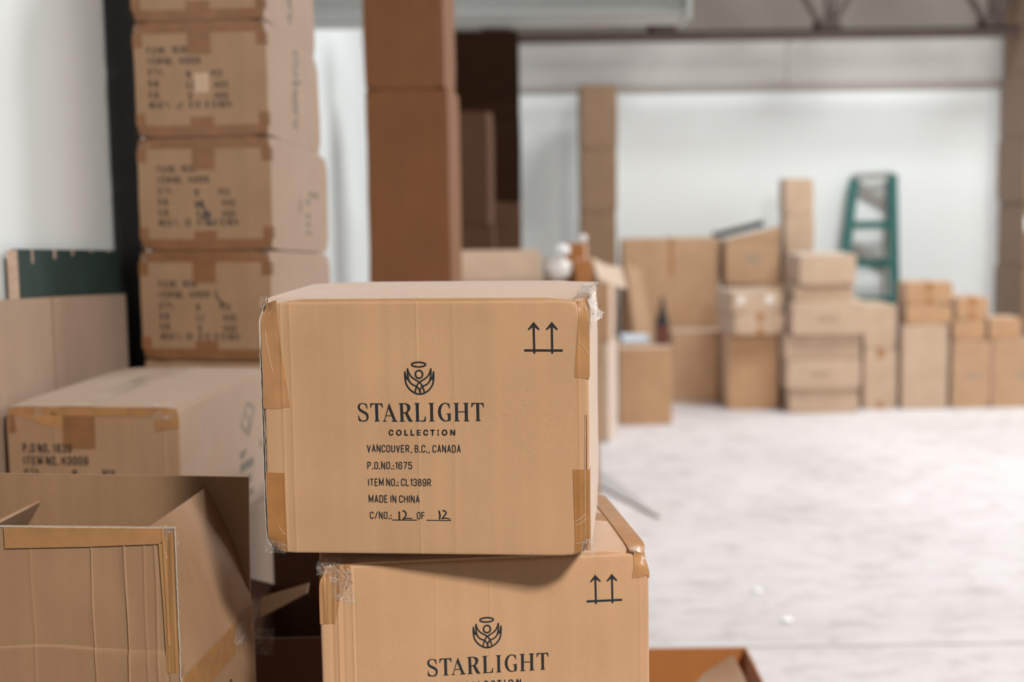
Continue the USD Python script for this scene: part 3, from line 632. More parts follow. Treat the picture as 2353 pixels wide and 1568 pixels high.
film(t, fn, [(hw - .012, -hd - .003, .001), (hw + .006, -hd + .002, .001), (hw + .006, -hd + .002, .028), (hw - .01, -hd - .002, .024)], 5, .004)
def scuff(t, fn, d, pts, wd, m='kraft_w'):
    part(t, 'tape_crease', warped(on_front(LineString(spline([((x - 973.5) * SX, h - (y - 686) * SZ) for x, y in pts], False, 5)).buffer(wd), d, .0011), fn, .01), m)
scuff(t, fn, d, [(603, 760), (605, 790), (612, 830), (617, 852)], .0005)
scuff(t, fn, d, [(620, 1214), (628, 1228), (635, 1234)], .0004); scuff(t, fn, d, [(624, 1260), (633, 1259), (636, 1266)], .0005)
scuff(t, fn, d, [(1329, 788), (1338, 793), (1346, 806), (1353, 815)], .0004)
scuff(t, fn, d, [(1322, 1196), (1335, 1188), (1345, 1178)], .0004); scuff(t, fn, d, [(1322, 1206), (1335, 1199), (1346, 1190)], .0004); scuff(t, fn, d, [(1323, 1249), (1347, 1249)], .0004)

# ---- lower carton
w2, d2, h2 = .480, .40, .370
rz2 = 6.5; a = math.radians(rz2)
fc = np.array([-.0415, 2.009]); c2 = fc + d2 / 2 * np.array([-math.sin(a), math.cos(a)])
t, fn = carton('shipping_carton', 'creased brown shipping carton under the top foreground carton, lower print cut by the frame', w2, d2, h2, (c2[0], c2[1], .7955), rz2, 'kraft', seam='x', n=(26, 10, 22), seed=8.1, seam_tape=True, tabs=False, bulge=.0165, amp=.0016, r=.005, crush=.008,
    ridges=[(-.2235, .0025, -.0012), (-.2145, .0016, .0012), (-.208, .002, -.0008), (-.194, .0018, .001), (-.1905, .0016, -.0006), (.004, .0018, .0004), (-.075, .002, .0003), (.226, .002, .0006)], tmat='tape_l')
design(t, fn, w2, d2, h2, .006)
h = h2
corner_strip(t, fn, w2, d2, h2, 'left', [(593, 688), (664, 690), (668, 735), (640, 770), (628, 830), (593, 830)], 'tape_v')
corner_strip(t, fn, w2, d2, h2, 'right', [(1354, 688), (1322, 688), (1312, 755), (1336, 752), (1354, 748)], 'tape_l')
hw, hd = w2 / 2, d2 / 2
film(t, fn, [(-hw - .004, -hd - .003, h - .016), (-hw + .03, -hd - .003, h - .012), (-hw + .032, -hd + .01, h + .003), (-hw - .002, -hd + .012, h + .003)], 7, .004)
film(t, fn, [(-hw + .018, -hd - .002, h - .05), (-hw + .05, -hd - .002, h - .06), (-hw + .045, -hd - .003, h - .012), (-hw + .012, -hd - .003, h - .01)], 8, .0035, nu=8)
film(t, fn, [(hw - .03, -hd - .002, h - .002), (hw + .003, -hd - .001, h - .004), (hw + .003, -hd + .012, h + .003), (hw - .03, -hd + .01, h + .003)], 9, .0025)
for pts in ([(624, 695), (645, 725), (655, 735)], [(640, 700), (650, 712)], [(628, 770), (634, 740), (640, 722)]): scuff(t, fn, d2, pts, .0006)
part(t, 'edge_tape', warped(join([slab(hw - .028, hw + .0006, -hd, hd, h - .001, h + .0007)]), fn, .03), 'tape_l', smooth=30)
for k in range(2):
    carton('shipping_carton', 'plain brown carton under the foreground pair, below the picture', .48, .41, .3975, (c2[0], c2[1] + .005, .3975 * k), rz2 - 1, 'kraft', seam='x', group='cartons under the foreground pair', tabs=False, bulge=0)

# ================================================================ open carton at lower left
w, d = .468, .352
rz = -5.5; a = math.radians(rz)
fr = np.array([-.462, 1.900]); R2 = lambda v, a=a: np.array([v[0] * math.cos(a) - v[1] * math.sin(a), v[0] * math.sin(a) + v[1] * math.cos(a)])
c = fr + R2((-w / 2, d / 2))
hb = .351; zb = .68
t = thing('open_carton', 'open brown carton with raised flaps, lower left corner of the photo', 'box', (c[0], c[1], zb), rz)
T5 = .005
ws = [sheet([(-w / 2, -d / 2, 0), (w / 2, -d / 2, 0), (w / 2, -d / 2, hb), (-w / 2, -d / 2, hb)], T5, 8, 6, seed=1), sheet([(-w / 2, d / 2, 0), (w / 2, d / 2, 0), (w / 2, d / 2, hb), (-w / 2, d / 2, hb)], T5, 8, 6, seed=2),
      sheet([(-w / 2, -d / 2, 0), (-w / 2, d / 2, 0), (-w / 2, d / 2, hb), (-w / 2, -d / 2, hb)], T5, 8, 6, seed=3), sheet([(w / 2, -d / 2, 0), (w / 2, d / 2, 0), (w / 2, d / 2, hb), (w / 2, -d / 2, hb)], T5, 8, 6, seed=4), slab(-w / 2, w / 2, -d / 2, d / 2, 0, .005)]
part(t, 'body', join(ws), 'kraft_o', smooth=30)
fl = .2095
def creased(x0, x1, z0, z1, y, rid, hrid, th=.005):
    xs = sorted(set(np.round(list(np.linspace(x0, x1, 40)) + [cx + k * wd for cx, wd, _ in rid for k in (-2, -1, -.4, 0, .4, 1, 2)], 5)))
    xs = [q for q in xs if x0 <= q <= x1]
    zs = sorted(set(np.round(list(np.linspace(z0, z1, 16)) + [hrid[0] + k * hrid[1] for k in (-3, -2, -1, 0, 1, 2, 3)], 5)))
    X, Z = np.meshgrid(xs, zs, indexing='ij')
    Y = 0 * X
    for cx, wd, am in rid: Y -= am * np.exp(-((X - cx - .001 * np.sin(Z * 30 + cx * 90)) / wd) ** 2)
    zc = hrid[0] + .0025 * np.sin(X * 34) - .004 * np.clip((X - x1 + .09) / .03, 0, 1) - .009 * np.clip((X - x1 + .05) / .04, 0, 1)
    Y -= hrid[2] * (1 - np.tanh((Z - zc) / hrid[1])) * .5 - hrid[2] * .5 * np.exp(-((Z - zc) / hrid[1]) ** 2)
    A = np.stack([X, y + Y, Z], -1).reshape(-1, 3); B = A + [0, th, 0]
    n1, n2 = X.shape; ix = np.arange(n1 * n2).reshape(n1, n2); N = n1 * n2
    q1 = np.stack([ix[:-1, :-1], ix[1:, :-1], ix[1:, 1:], ix[:-1, 1:]], -1).reshape(-1, 4)
    q = np.vstack([q1, q1[:, ::-1] + N] + [np.stack([e[:-1], e[:-1] + N, e[1:] + N, e[1:]], -1) for e in (ix[:, -1], ix[::-1, 0], ix[0], ix[-1, ::-1])])
    m = trimesh.Trimesh(np.vstack([A, B]), np.vstack([q[:, [0, 1, 2]], q[:, [0, 2, 3]]]), process=False); trimesh.repair.fix_normals(m); return m
OS = 1.9 / 3268
ox = lambda px: w / 2 + (px - 415) * OS * 1.005
oz = lambda py: hb + fl - (py - 1216) * OS
fy = -d / 2 - .001
fx = lambda: None
front = part(t, 'flap', creased(-w / 2 + .004, w / 2 - .001, hb - .035, hb + fl, fy, [(ox(208), .0013, .0016), (ox(290), .0014, .0024), (ox(60), .002, .0005), (ox(335), .002, .0008), (ox(362), .0018, .0011), (ox(386), .0016, -.0010)], (oz(1507), .0012, .0024)), 'kraft_o', 'front flap standing up, with vertical creases', smooth=40)
def on_flap(pts, lift): 
    m = extr(Polygon([(ox(x), oz(y)) for x, y in pts]), lift); v = m.vertices; m.vertices = np.stack([v[:, 0], fy - .0012 - v[:, 2], v[:, 1]], 1); return m
part(front, 'tape_strip', on_flap([(0, 1218), (200, 1217), (388, 1216.5), (388, 1253), (300, 1257), (200, 1262), (0, 1268)], .0014), 'tape_m')
part(front, 'tape_strip', on_flap([(374, 1254), (413, 1218), (413, 1566), (382, 1566), (379, 1400)], .0014), 'tape_v')
part(front, 'tape_strip', on_flap([(383, 1216), (388, 1216), (391, 1320), (393, 1500), (388, 1500), (386, 1320)], .0022), 'tape_l')
part(front, 'raw_edge', join([slab(-w / 2 + .004, w / 2 - .001, fy - .0012, fy + .0005, hb + fl - .0008, hb + fl + .0005), slab(-w / 2 + .004, w / 2 - .001, fy + .0045, fy + .006, hb + fl - .0008, hb + fl + .0005)]), 'liner')
part(front, 'raw_edge', join([on_front(rag(w / 2 - .0002, hb - .02, hb + fl, .0007, 0, seed=9), d + .002, .004)]), 'liner')
mm = crumple(lambda U, V: np.stack([w / 2 - .014 + .016 * U, fy - .004 + .012 * U * V, hb + fl + .003 - .045 * V * (1 - .35 * U)], -1), 12, 12, 21, .0035, freq=80)
part(front, 'torn_film', mm, 'film', smooth=50)
part(t, 'flap', sheet([(-w / 2 + .004, d / 2, hb), (w / 2 - .002, d / 2, hb), (w / 2 + .002, d / 2 + .0, hb + .207), (-w / 2 + .004, d / 2 + .006, hb + .21)], T5, 10, 8, .002, seed=6), 'kraft_o', 'tall rear flap standing upright', smooth=30)
rf = part(t, 'flap', sheet([(w / 2, -d / 2 + .008, hb), (w / 2, d / 2 - .004, hb), (w / 2 - .068, d / 2 - .012, hb + .190), (w / 2 - .068, -d / 2 + .02, hb + .190)], T5, 10, 10, .007, seed=7), 'kraft_o', 'right flap leaning inward', smooth=30)
part(rf, 'score_line', join([bar((w / 2 - .0445 + .0012, -.10 + .018 * k - .0, hb + .125 - .0085 * k), (w / 2 - .0445 + .0032, -.10 + .018 * k + .009, hb + .120 - .0085 * k), .0012) for k in range(5)]), 'black')
part(t, 'flap', sheet([(-w / 2, -d / 2 + .008, hb), (-w / 2, d / 2 - .004, hb), (-w / 2 + .124, d / 2 - .012, hb + .168), (-w / 2 + .124, -d / 2 + .02, hb + .168)], T5, 10, 10, .004, seed=8), 'kraft_o', 'left flap leaning inward', smooth=30)
mm = crumple(lambda U, V: np.stack([w / 2 + .006 + .012 * np.sin(np.pi * U) * (1 - V), d / 2 - .13 + .13 * U, hb - .005 + .012 * U - .055 * V * np.sin(np.pi * (U * .8 + .1))], -1), 18, 10, 33, .009, freq=45)
part(t, 'torn_film', mm, 'film', 'loose clear tape hanging at the rear right corner', smooth=50)
part(t, 'edge_tape', slab(w / 2 + .0022, w / 2 + .0034, -d / 2, d / 2 - .11, hb - .05, hb - .002), 'tape_m')
part(t, 'printed_text', join([on_right(affinity.translate(affinity.scale(line('NO', 1.0), .02, .02, origin=(0, 0)), .02 + 0 * k, hb - .10 - .03 * k), w + .0056) for k in range(1)]), 'ink')
for k in range(2):
    carton('shipping_carton', 'plain brown carton under the open carton with raised flaps, below the picture', .47, .36, .338, (c[0], c[1], .339 * k), rz, 'kraft_c', group='cartons under the open foreground carton', tabs=False, bulge=0)

# ================================================================ lettered stack along the left wall
def corner_loc(fr, w, d, rz, right=True):
    a = math.radians(rz); v = np.array([-w / 2 if right else w / 2, d / 2])
    return np.array(fr) + np.array([v[0] * math.cos(a) - v[1] * math.sin(a), v[0] * math.sin(a) + v[1] * math.cos(a)])
PS = .00116
def stencil(t, fn, w, d, h, x0, ztop, cap=.0188, sc=1.0, rows=6):
    """Six stencilled lines; x0 from the left edge, first baseline ztop below the top."""
    def P(tx, x, k, wd=None, dx=0):
        g = line(tx, cap, wd * PS * sc if wd else None, t=.17, gap=.22, mingap=.2)
        g = affinity.translate(g, -w / 2 + x0 + x * PS * sc, h - ztop - k * 24.6 * PS * sc)
        return g
    rws = [[('P.O.NO.', 0, 46), ('1639', 57, 37)], [('ITEM NO.', 0, 60), ('H3009', 75, 49)], [("Q'TY:", 0, 34), ('6', 90, None), ('PCS', 148, 26)], [('N.W.', 0, 26), ('4.2', 88, 20), ('KGS', 156, 30)], [('G.W.', 0, 26), ('5', 92, None), ('KGS', 156, 30)], [("MEAS'T:", 0, 48), ('20', 62, 15), ('X', 92, None), ('12', 106, 15), ('X', 131, None), ('12 INCH', 146, 46)]]
    for k, r in enumerate(rws[:rows]):
        drop = .006 if k in (2, 3, 4) else 0
        for tx, x, wd in r:
            part(t, 'stencilled_text', warped(on_front(affinity.translate(P(tx, x, k, wd), 0, -drop if x > 60 else 0), d, .0003), fn), 'ink')
def script(t, fn, w, d, h, y0, z0, sc, pts_list, wd=.006, m='ink_soft'):
    g = unary_union([LineString(spline([(y0 + sc * p[0], z0 + sc * p[1]) for p in pts], False, 5)).buffer(wd / 2) for pts in pts_list])
    part(t, 'printed_script', warped(on_right(g, w, .0003), fn), m)
SCR = [[(.20, .86), (.26, .95), (.12, 1.0), (.06, .90), (.16, .82), (.20, .74), (.08, .70), (.02, .78)], [(.34, .66), (.02, .60), (.14, .56), (.16, .50), (.02, .49)], [(.15, .42), (.04, .45), (.02, .38), (.15, .36), (.02, .34)], [(.15, .29), (.02, .28), (.14, .24), (.13, .20)], [(.14, .15), (.02, .14), (.04, .09), (.12, .07)]]
# bottom base of four, then the visible boxes
stack_y = 3.76
LB = [  # front right corner, w, h, yaw, sag at bottom, sag at top, text offset from left, text drop
    ((-.634, 3.75), .372, .294, -11.0, .000, .034, .055, .098, 'lowest visible'),
    ((-.627, 3.76), .372, .300, -9.8, .034, .048, .056, .093, 'second visible from below'),
    ((-.629, 3.76), .362, .300, -8.0, .048, .062, .038, .083, 'third visible from below'),
    ((-.630, 3.77), .362, .300, -7.0, .062, .070, .038, .083, 'topmost, cut off by the top of the frame')]
def warp2(fn, d, h, s0, s1):
    def g(p):
        q = fn(p); p = np.asarray(p); s = s0 + (s1 - s0) * np.clip(p[:, 2] / h, 0, 1); q[:, 2] -= s * (p[:, 1] / d + .5); return q
    return g
z = 1.243
DS = .50
extra_lab = ['lettered carton resting on the hidden base boxes, lowest of the tall left stack', 'lettered carton with a blue pen mark, second from below in the tall left stack', 'lettered carton with a torn label patch, third from below in the tall left stack', 'lettered carton cut off by the top of the frame, highest of the left stack']
_warp = warp
for k, (fr, w, h, rz, s0, s1, x0, zt, nm) in enumerate(LB):
    warp = lambda w_, d_, h_, *a, s0=s0, s1=s1, **kw: warp2(_warp(w_, d_, h_, *a, **kw), d_, h_, s0, s1)
    c = corner_loc(fr, w, DS, rz)
    t, fn = carton('lettered_carton', extra_lab[k], w, DS, h, (c[0], c[1], z), rz, 'kraft_c', seam='y', n=(8, 8, 8), seed=20 + k * 3.7, edge_tape=True, bulge=0, amp=.003, r=.004, crush=.005, tmat='tape_d', group='lettered cartons of the left stack')
    stencil(t, fn, w, DS, h, x0, zt)
    hw, hd = w / 2, DS / 2
    if k == 2: script(t, fn, w, DS, h, -.02, .035, .235, SCR, .011)
    if k == 3: script(t, fn, w, DS, h, -.03, .03, .235, SCR, .011)
    if k == 1:
        for (y, zz_, a_, b_) in ((.09, .17, .07, .012), (.06, .145, .03, .014), (.055, .105, .034, .012), (.055, .08, .03, .012), (.05, .055, .04, .010), (.0, .13, .012, .04)):
            part(t, 'printed_mark', warped(on_right(sbox(y - .02, zz_ - b_ / 2, y - .02 + a_ * 1.3, zz_ + b_ / 2), w, .0003), fn), 'ink_soft')
        g = LineString(spline([(-.022, .115), (-.008, .125), (.0, .10), (-.006, .085), (.012, .10), (.010, .075), (.018, .068)], False)).buffer(.0035)
        part(t, 'pen_mark', warped(on_front(g, DS, .0004), fn), plain('blue_pen', (.022, .03, .045)), 'blue pen scribble')
    if k == 0:
        g = LineString(spline([(.030, .185), (.033, .170), (.041, .160), (.052, .150)], False)).buffer(.0025)
        part(t, 'pen_mark', warped(on_front(g, DS, .0004), fn), 'marker', 'black pen slash')
    if k == 2:
        part(t, 'torn_patch', warped(on_front(sbox(-.018, .115, .022, .165), DS, .0005), fn), 'kraft_w', 'shiny torn tape patch')
    for (px_, py_, pz_) in ((hw - .002, -hd - .006, h - .002), (-hw + .014, -hd - .004, h - .018)):
        mm = crumple(lambda U, V: np.stack([px_ - .008 + .016 * U, py_ + .006 * V, pz_ - .012 + .022 * V], -1), 6, 6, k * 5 + int(px_ * 100), .006, freq=90)
        v2 = fn(mm.vertices); mm.vertices = v2
        part(t, 'torn_film', mm, 'film', smooth=50)
    z += h
warp = _warp
for k in range(4):
    c = corner_loc((-.634, 3.755), .372, DS, -11)
    carton('lettered_carton', 'plain brown carton under the lettered left stack, hidden behind the front carton', .372, DS, .3107, (c[0], c[1], .3107 * k), -11, 'kraft_c', group='base cartons of the lettered left stack', bulge=0, tabs=False)
# the nearer carton with P.O. NO. 1639
w, d, h, rz = .378, .64, .3135, -7.5
c = corner_loc((-.690, 2.90), w, d, rz)
t, fn = carton('lettered_carton', 'lettered carton with buckled taped lid in front of the left stack, above the open carton', w, d, h, (c[0], c[1], .9395), rz, 'kraft_c', seam='y', n=(16, 12, 12), seed=41.3, seam_tape=False, bulge=.004, amp=.003, r=.004, crush=.004, gap=.007, ridges=[(-.083, .002, .0012), (.09, .002, .0006), (.155, .0025, .001)])
qs = .000897
X_ = lambda px: w / 2 + (px - 410) * qs; Z_ = lambda py: h - (py - 940) * qs
for nm, x, y, wd in (('P.O NO. 1639', 27, 1049, 120), ('ITEM NO. H3009', 28, 1078.5, 159), ("Q'TY:", 28, 1108, 39), ('6', 147, 1110, None), ('PCS', 222, 1110, 30)):
    part(t, 'stencilled_text', warped(on_front(affinity.translate(line(nm, 21 * qs, wd * qs if wd else None, t=.14, gap=.22, mingap=.2), X_(x), Z_(y)), d, .0012), fn), 'ink')
def pf(name, pts, m, lift): part(t, name, warped(on_front(Polygon([(X_(x), Z_(y)) for x, y in pts]), d, lift), fn, .015), m, smooth=30)
pf('seam_tape', [(128, 942), (208, 942), (207, 1040), (128, 1040)], 'tape_d', .0006)
part(t, 'seam_tape', warped(slab(X_(128), X_(208), -d / 2, d / 2, h - .0006, h + .0007), fn, .03), 'tape_clear', smooth=30)
pf('edge_tape', [(-5, 942), (350, 942), (350, 963), (210, 962), (126, 962), (-5, 958)], 'tape_m', .0011)
pf('edge_tape', [(8, 958), (128, 960), (128, 995), (95, 990), (60, 976)], 'tape_l', .0008)
pf('corner_tape', [(351, 941), (409.5, 941), (409.5, 988), (353, 997)], 'tape_m', .0014)
pf('corner_tape', [(-3, 958), (9, 958), (14, 1000), (-3, 1004)], 'tape_d', .0014)
mm = crumple(lambda U, V: np.stack([X_(348) + .05 * U, -d / 2 - .003 + .004 * V, h - .026 + .030 * V], -1), 10, 8, 5, .006, freq=60)
part(t, 'torn_film', mm, 'film', smooth=50)
mm = crumple(lambda U, V: np.stack([X_(60) + .02 * U, -d / 2 - .004 + .003 * V, h - .022 + .022 * V], -1), 8, 8, 6, .005, freq=80)
part(t, 'torn_film', mm, 'film', smooth=50)
dm = Polygon([(.10, .20), (.15, .245), (.20, .225), (.155, .165)]); dm = affinity.translate(dm, .02, .02)
g = unary_union([dm.exterior.buffer(.0035), affinity.translate(LineString(spline([(.145, .225), (.158, .215), (.16, .20), (.15, .195)], False)).buffer(.006), .02, .008)])
part(t, 'printed_mark', warped(on_right(affinity.translate(g, -.04, -.012), w, .0003), fn), 'ink_soft', 'faded diamond handling mark')
for (y0, y1, z0, z1) in ((.06, .24, .128, .146), (.06, .16, .098, .118), (.06, .085, .060, .085), (.11, .135, .062, .082), (.06, .085, .03, .045), (.11, .15, .03, .045)):
    part(t, 'printed_mark', warped(on_right(sbox(y0, z0, y1, z1), w, .0003), fn), 'ink_soft')
for k in range(3):
    carton('lettered_carton', 'plain brown carton below the buckled lettered carton, hidden behind the open carton', w, d, .3131, (c[0], c[1], .3131 * k), rz, 'kraft_c', group='base cartons under the buckled lettered carton', bulge=0)

one('dark_gap_strip', slab(-1.116, -1.048, 4.03, 4.10, 0, CEIL), 'black', 'black strip painting the dark gap at the left wall, behind the lettered stack', 'shade_strip')  # added strip, paints the darkness between wall and stack
# flattened cartons and green board against the left wall
t = thing('flattened_carton', 'flattened brown carton standing against the left wall, with a dark centre slit', 'cardboard')
part(t, 'panel', sheet([(-1.083, 2.31, 0), (-1.083, 3.325, 0), (-1.081, 3.325, 1.452), (-1.083, 2.31, 1.515)], .005, 6, 8, 0, 1, .002), 'kraft_c', smooth=30)
part(t, 'panel', sheet([(-1.083, 3.333, 0), (-1.083, 3.95, 0), (-1.074, 3.945, 1.412), (-1.080, 3.333, 1.452)], .005, 6, 8, .001, 2, .001), 'kraft_c', smooth=30)
part(t, 'slit_shade', slab(-1.0885, -1.0815, 3.3255, 3.3325, 0, 1.45), 'flute', 'dark slit between the two panels')  # dark filler paints the shade between the panels
t = thing('painted_board', 'dark green painted board with chipped top edge, leaning at the left wall', 'board')
bd = sheet([(-1.098, 3.15, 0), (-1.098, 3.955, 0), (-1.098, 3.955, 1.533), (-1.098, 3.15, 1.573)], .014, 6, 6, 0, 3, .0005); part(t, 'panel', bd, 'green')
part(t, 'raw_end', slab(-1.112, -1.089, 3.140, 3.1425, 0, 1.571), 'wood', 'bare wood end of the board')
for yy, hh, ww in ((3.245, .032, .010), (3.405, .022, .015), (3.545, .014, .012), (3.70, .006, .012), (3.86, .005, .016)):
    zt = 1.573 - (yy - 3.15) * .0497
    part(t, 'paint_chip', slab(-1.0912, -1.0902, yy - ww / 2, yy + ww / 2, zt - hh, zt - .0005), 'wood')

# dark gap between the foreground stacks, its shade painted into the carton colour
rr = 4.0
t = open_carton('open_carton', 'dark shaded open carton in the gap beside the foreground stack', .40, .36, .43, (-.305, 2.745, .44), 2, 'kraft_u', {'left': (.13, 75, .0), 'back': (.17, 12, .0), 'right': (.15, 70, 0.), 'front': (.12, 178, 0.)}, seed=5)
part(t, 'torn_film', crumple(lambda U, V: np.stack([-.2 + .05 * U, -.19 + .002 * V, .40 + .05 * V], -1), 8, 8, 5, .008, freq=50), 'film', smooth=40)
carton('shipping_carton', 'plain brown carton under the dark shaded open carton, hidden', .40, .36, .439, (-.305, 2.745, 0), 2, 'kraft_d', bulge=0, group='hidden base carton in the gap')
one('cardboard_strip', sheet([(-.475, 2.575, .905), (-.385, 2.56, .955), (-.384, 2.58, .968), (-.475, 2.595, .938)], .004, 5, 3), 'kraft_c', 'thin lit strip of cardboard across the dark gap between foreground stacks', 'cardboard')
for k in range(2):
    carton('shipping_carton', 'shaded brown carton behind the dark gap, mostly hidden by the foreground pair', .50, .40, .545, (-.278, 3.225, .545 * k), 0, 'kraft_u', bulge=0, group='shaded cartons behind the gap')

# ================================================================ tall column of wardrobe cartons
for k, (xr, wd) in enumerate(((-.234, .318), (-.231, .319), (-.243, .309))):
    c = corner_loc((xr, 5.5), wd, .46, -3.2)
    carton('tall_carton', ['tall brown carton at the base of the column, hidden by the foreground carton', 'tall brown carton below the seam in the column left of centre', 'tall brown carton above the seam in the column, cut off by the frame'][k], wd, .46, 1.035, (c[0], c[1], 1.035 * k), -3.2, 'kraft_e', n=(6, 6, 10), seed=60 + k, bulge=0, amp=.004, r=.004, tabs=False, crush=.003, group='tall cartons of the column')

# open cartons behind the foreground carton
open_carton('open_carton', 'open carton with pale front flap raised, right beside the tall column', .40, .36, .437, (-.05, 7.2, .80), 0, 'kraft_w', {'front': (.165, -34, .004), 'back': (.12, 40, 0.), 'left': (.15, 60, 0.)}, seed=2)
for k in range(2): carton('shipping_carton', 'plain carton under the open carton with pale raised flap, hidden', .40, .36, .4, (-.05, 7.2, .4 * k), 0, 'kraft', group='base cartons of the pale-flap carton', tabs=False, bulge=0)
PT = open_carton('open_carton', 'open carton holding white packing paper, its right flap hanging out', .27, .40, .40, (.300, 7.24, .80), 0, 'kraft_b', {'front': (.10, 160, 0.), 'back': (.12, 25, 0.)}, seed=4)
part(PT, 'flap', join([sheet([(.1355, -.19, .398), (.1355, .19, .398), (.128, .19, .51), (.128, -.19, .44)], .005, 3, 6), sheet([(.128, -.19, .44), (.128, .19, .51), (.275, .17, .46), (.275, -.17, .375)], .005, 6, 6, .012, 3)]), 'kraft_w', 'folded right flap hanging outward', smooth=30)
for k in range(2): carton('shipping_carton', 'plain carton under the open carton of packing paper, hidden', .27, .40, .4, (.300, 7.24, .4 * k), 0, 'kraft', group='base cartons of the packing-paper carton', tabs=False, bulge=0)
mm = trimesh.creation.icosphere(4, 1.0); v = mm.vertices * np.array([.068, .10, .060]); mm.vertices = v * (1 + .45 * (meshkit.fbm(mm.vertices * 3.2, 4, 2) - .5))[:, None] + [.236, 7.12, 1.272]
one('packing_paper', mm, 'paper_white', 'crumpled white packing paper bulging out of the open carton', 'paper', smooth=25)
mm = trimesh.creation.icosphere(3, 1.0); v = mm.vertices * np.array([.04, .05, .03]); mm.vertices = v * (1 + .5 * (meshkit.fbm(mm.vertices * 3, 3, 8) - .5))[:, None] + [.255, 7.09, 1.372]
one('plastic_wrap', mm, 'plastic_white', 'small bright white plastic wrap lying on the packing paper', 'wrapping', smooth=25)
carton('small_carton', 'small orange-brown carton standing upright in the packing-paper carton', .085, .09, .52, (.3615, 7.10, .806), 3, 'orange', n=(3, 3, 4), seam_tape=False, bulge=0, amp=.002)
carton('small_carton', 'small orange-brown carton behind the upright one, slightly higher', .11, .09, .59, (.335, 7.30, .806), -12, 'orange', n=(3, 3, 4), seam_tape=False, bulge=0, amp=.002)
mm = trimesh.creation.icosphere(2, .022); mm.apply_translation((.37, 7.3, 1.418)); one('plastic_wrap', mm, 'plastic_white', 'tiny pale scrap on top of the rear orange carton', 'wrapping', smooth=True)

# dark stacks beyond the column, their shade painted into the board colour
for k in range(5):
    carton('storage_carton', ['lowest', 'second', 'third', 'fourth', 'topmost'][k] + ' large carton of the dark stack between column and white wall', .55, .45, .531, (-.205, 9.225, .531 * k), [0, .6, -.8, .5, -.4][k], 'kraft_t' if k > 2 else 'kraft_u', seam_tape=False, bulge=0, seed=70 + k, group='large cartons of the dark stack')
zz = 0
for k, hh in enumerate((.49, .49, .49, .64)):
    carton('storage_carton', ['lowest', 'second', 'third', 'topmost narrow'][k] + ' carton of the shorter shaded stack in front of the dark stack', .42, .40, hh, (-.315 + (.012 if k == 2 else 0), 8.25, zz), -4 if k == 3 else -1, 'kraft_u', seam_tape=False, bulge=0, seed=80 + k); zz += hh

# ================================================================ far stacks along the white wall
for k in range(5):
    c = corner_loc(([.836, .832, .832, .840, .845][k], 11.2), .277, .42, [-1, 1.5, 0, 1, 2][k])
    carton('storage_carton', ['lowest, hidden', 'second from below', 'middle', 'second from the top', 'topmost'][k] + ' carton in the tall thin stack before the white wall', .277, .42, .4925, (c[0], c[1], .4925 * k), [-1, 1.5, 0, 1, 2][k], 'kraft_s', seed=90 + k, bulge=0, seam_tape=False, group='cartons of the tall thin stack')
# big open-lidded carton, the leaning lid and the cartons behind
t, fn = carton('storage_carton', 'very wide brown carton standing before the far wall, front seam taped', .770, .34, 1.256, (1.272, 11.47, 0), 0, 'kraft_b', n=(6, 4, 6), bulge=0, amp=.008)
part(t, 'front_seam', warped(slab(-.02, .02, -.1708, -.169, .95, 1.25), fn), 'tape_l')
one('cardboard_sheet', sheet([(1.01, 11.02, 0.0), (1.185, 11.05, 0.0), (1.02, 11.22, 1.02), (.90, 11.22, 1.08)], .012, 5, 6, .02, 4), 'kraft_b', 'cardboard sheet leaning against the very wide carton', 'cardboard')
carton('storage_carton', 'low wide brown carton half in shadow, left of the shadowed carton', .455, .34, .548, (1.464, 11.07, 0), 0, 'kraft_b', seed=101, bulge=0, seam_tape=False)
for k in range(2):
    carton('storage_carton', 'plain carton under the carton with the dark strip, hidden', .42, .40, .445, (1.93, 11.42, .445 * k), 0, 'kraft_b', group='base cartons below the dark-strip carton', bulge=0, tabs=False, seam_tape=False)
t, fn = carton('storage_carton', 'brown carton with faded mark and tilted lid, below the dark strip', .425, .40, .345, (1.897, 11.41, .89), 3, 'kraft_b', seed=104, bulge=0, seam_tape=False, seam='x')
part(t, 'lid_flap', sheet([(-.212, -.2, .345), (.212, -.2, .345), (.212, -.205, .452), (-.212, -.2, .362)], .005, 5, 3), 'kraft_b')
part(t, 'faded_mark', warped(on_front(sbox(-.06, .16, .06, .24), .40, .0004), fn), 'faint_mark')
one('dark_strip', bar((1.62, 11.44, 1.262), (2.03, 11.44, 1.362), .028, .05), 'black', 'thin black strip tilted on top of the faded-mark carton', 'strip')
for k in range(6):
    c = corner_loc(([2.372, 2.386, 2.384, 2.386, 2.388, 2.380][k], 11.2), .226, .26, [1, -1, 0, 1, 0, 0][k])
    carton('storage_carton', ['lowest, hidden', 'second from below', 'third from below', 'third from the top', 'second from the top', 'topmost'][k] + ' carton in the narrow stack left of the ladder', .226, .26, .2857, (c[0], c[1], .2857 * k), [1, -1, 0, 1, 0, 0][k], 'kraft_w', seed=110 + k, bulge=0, seam_tape=False, group='cartons of the narrow stack')
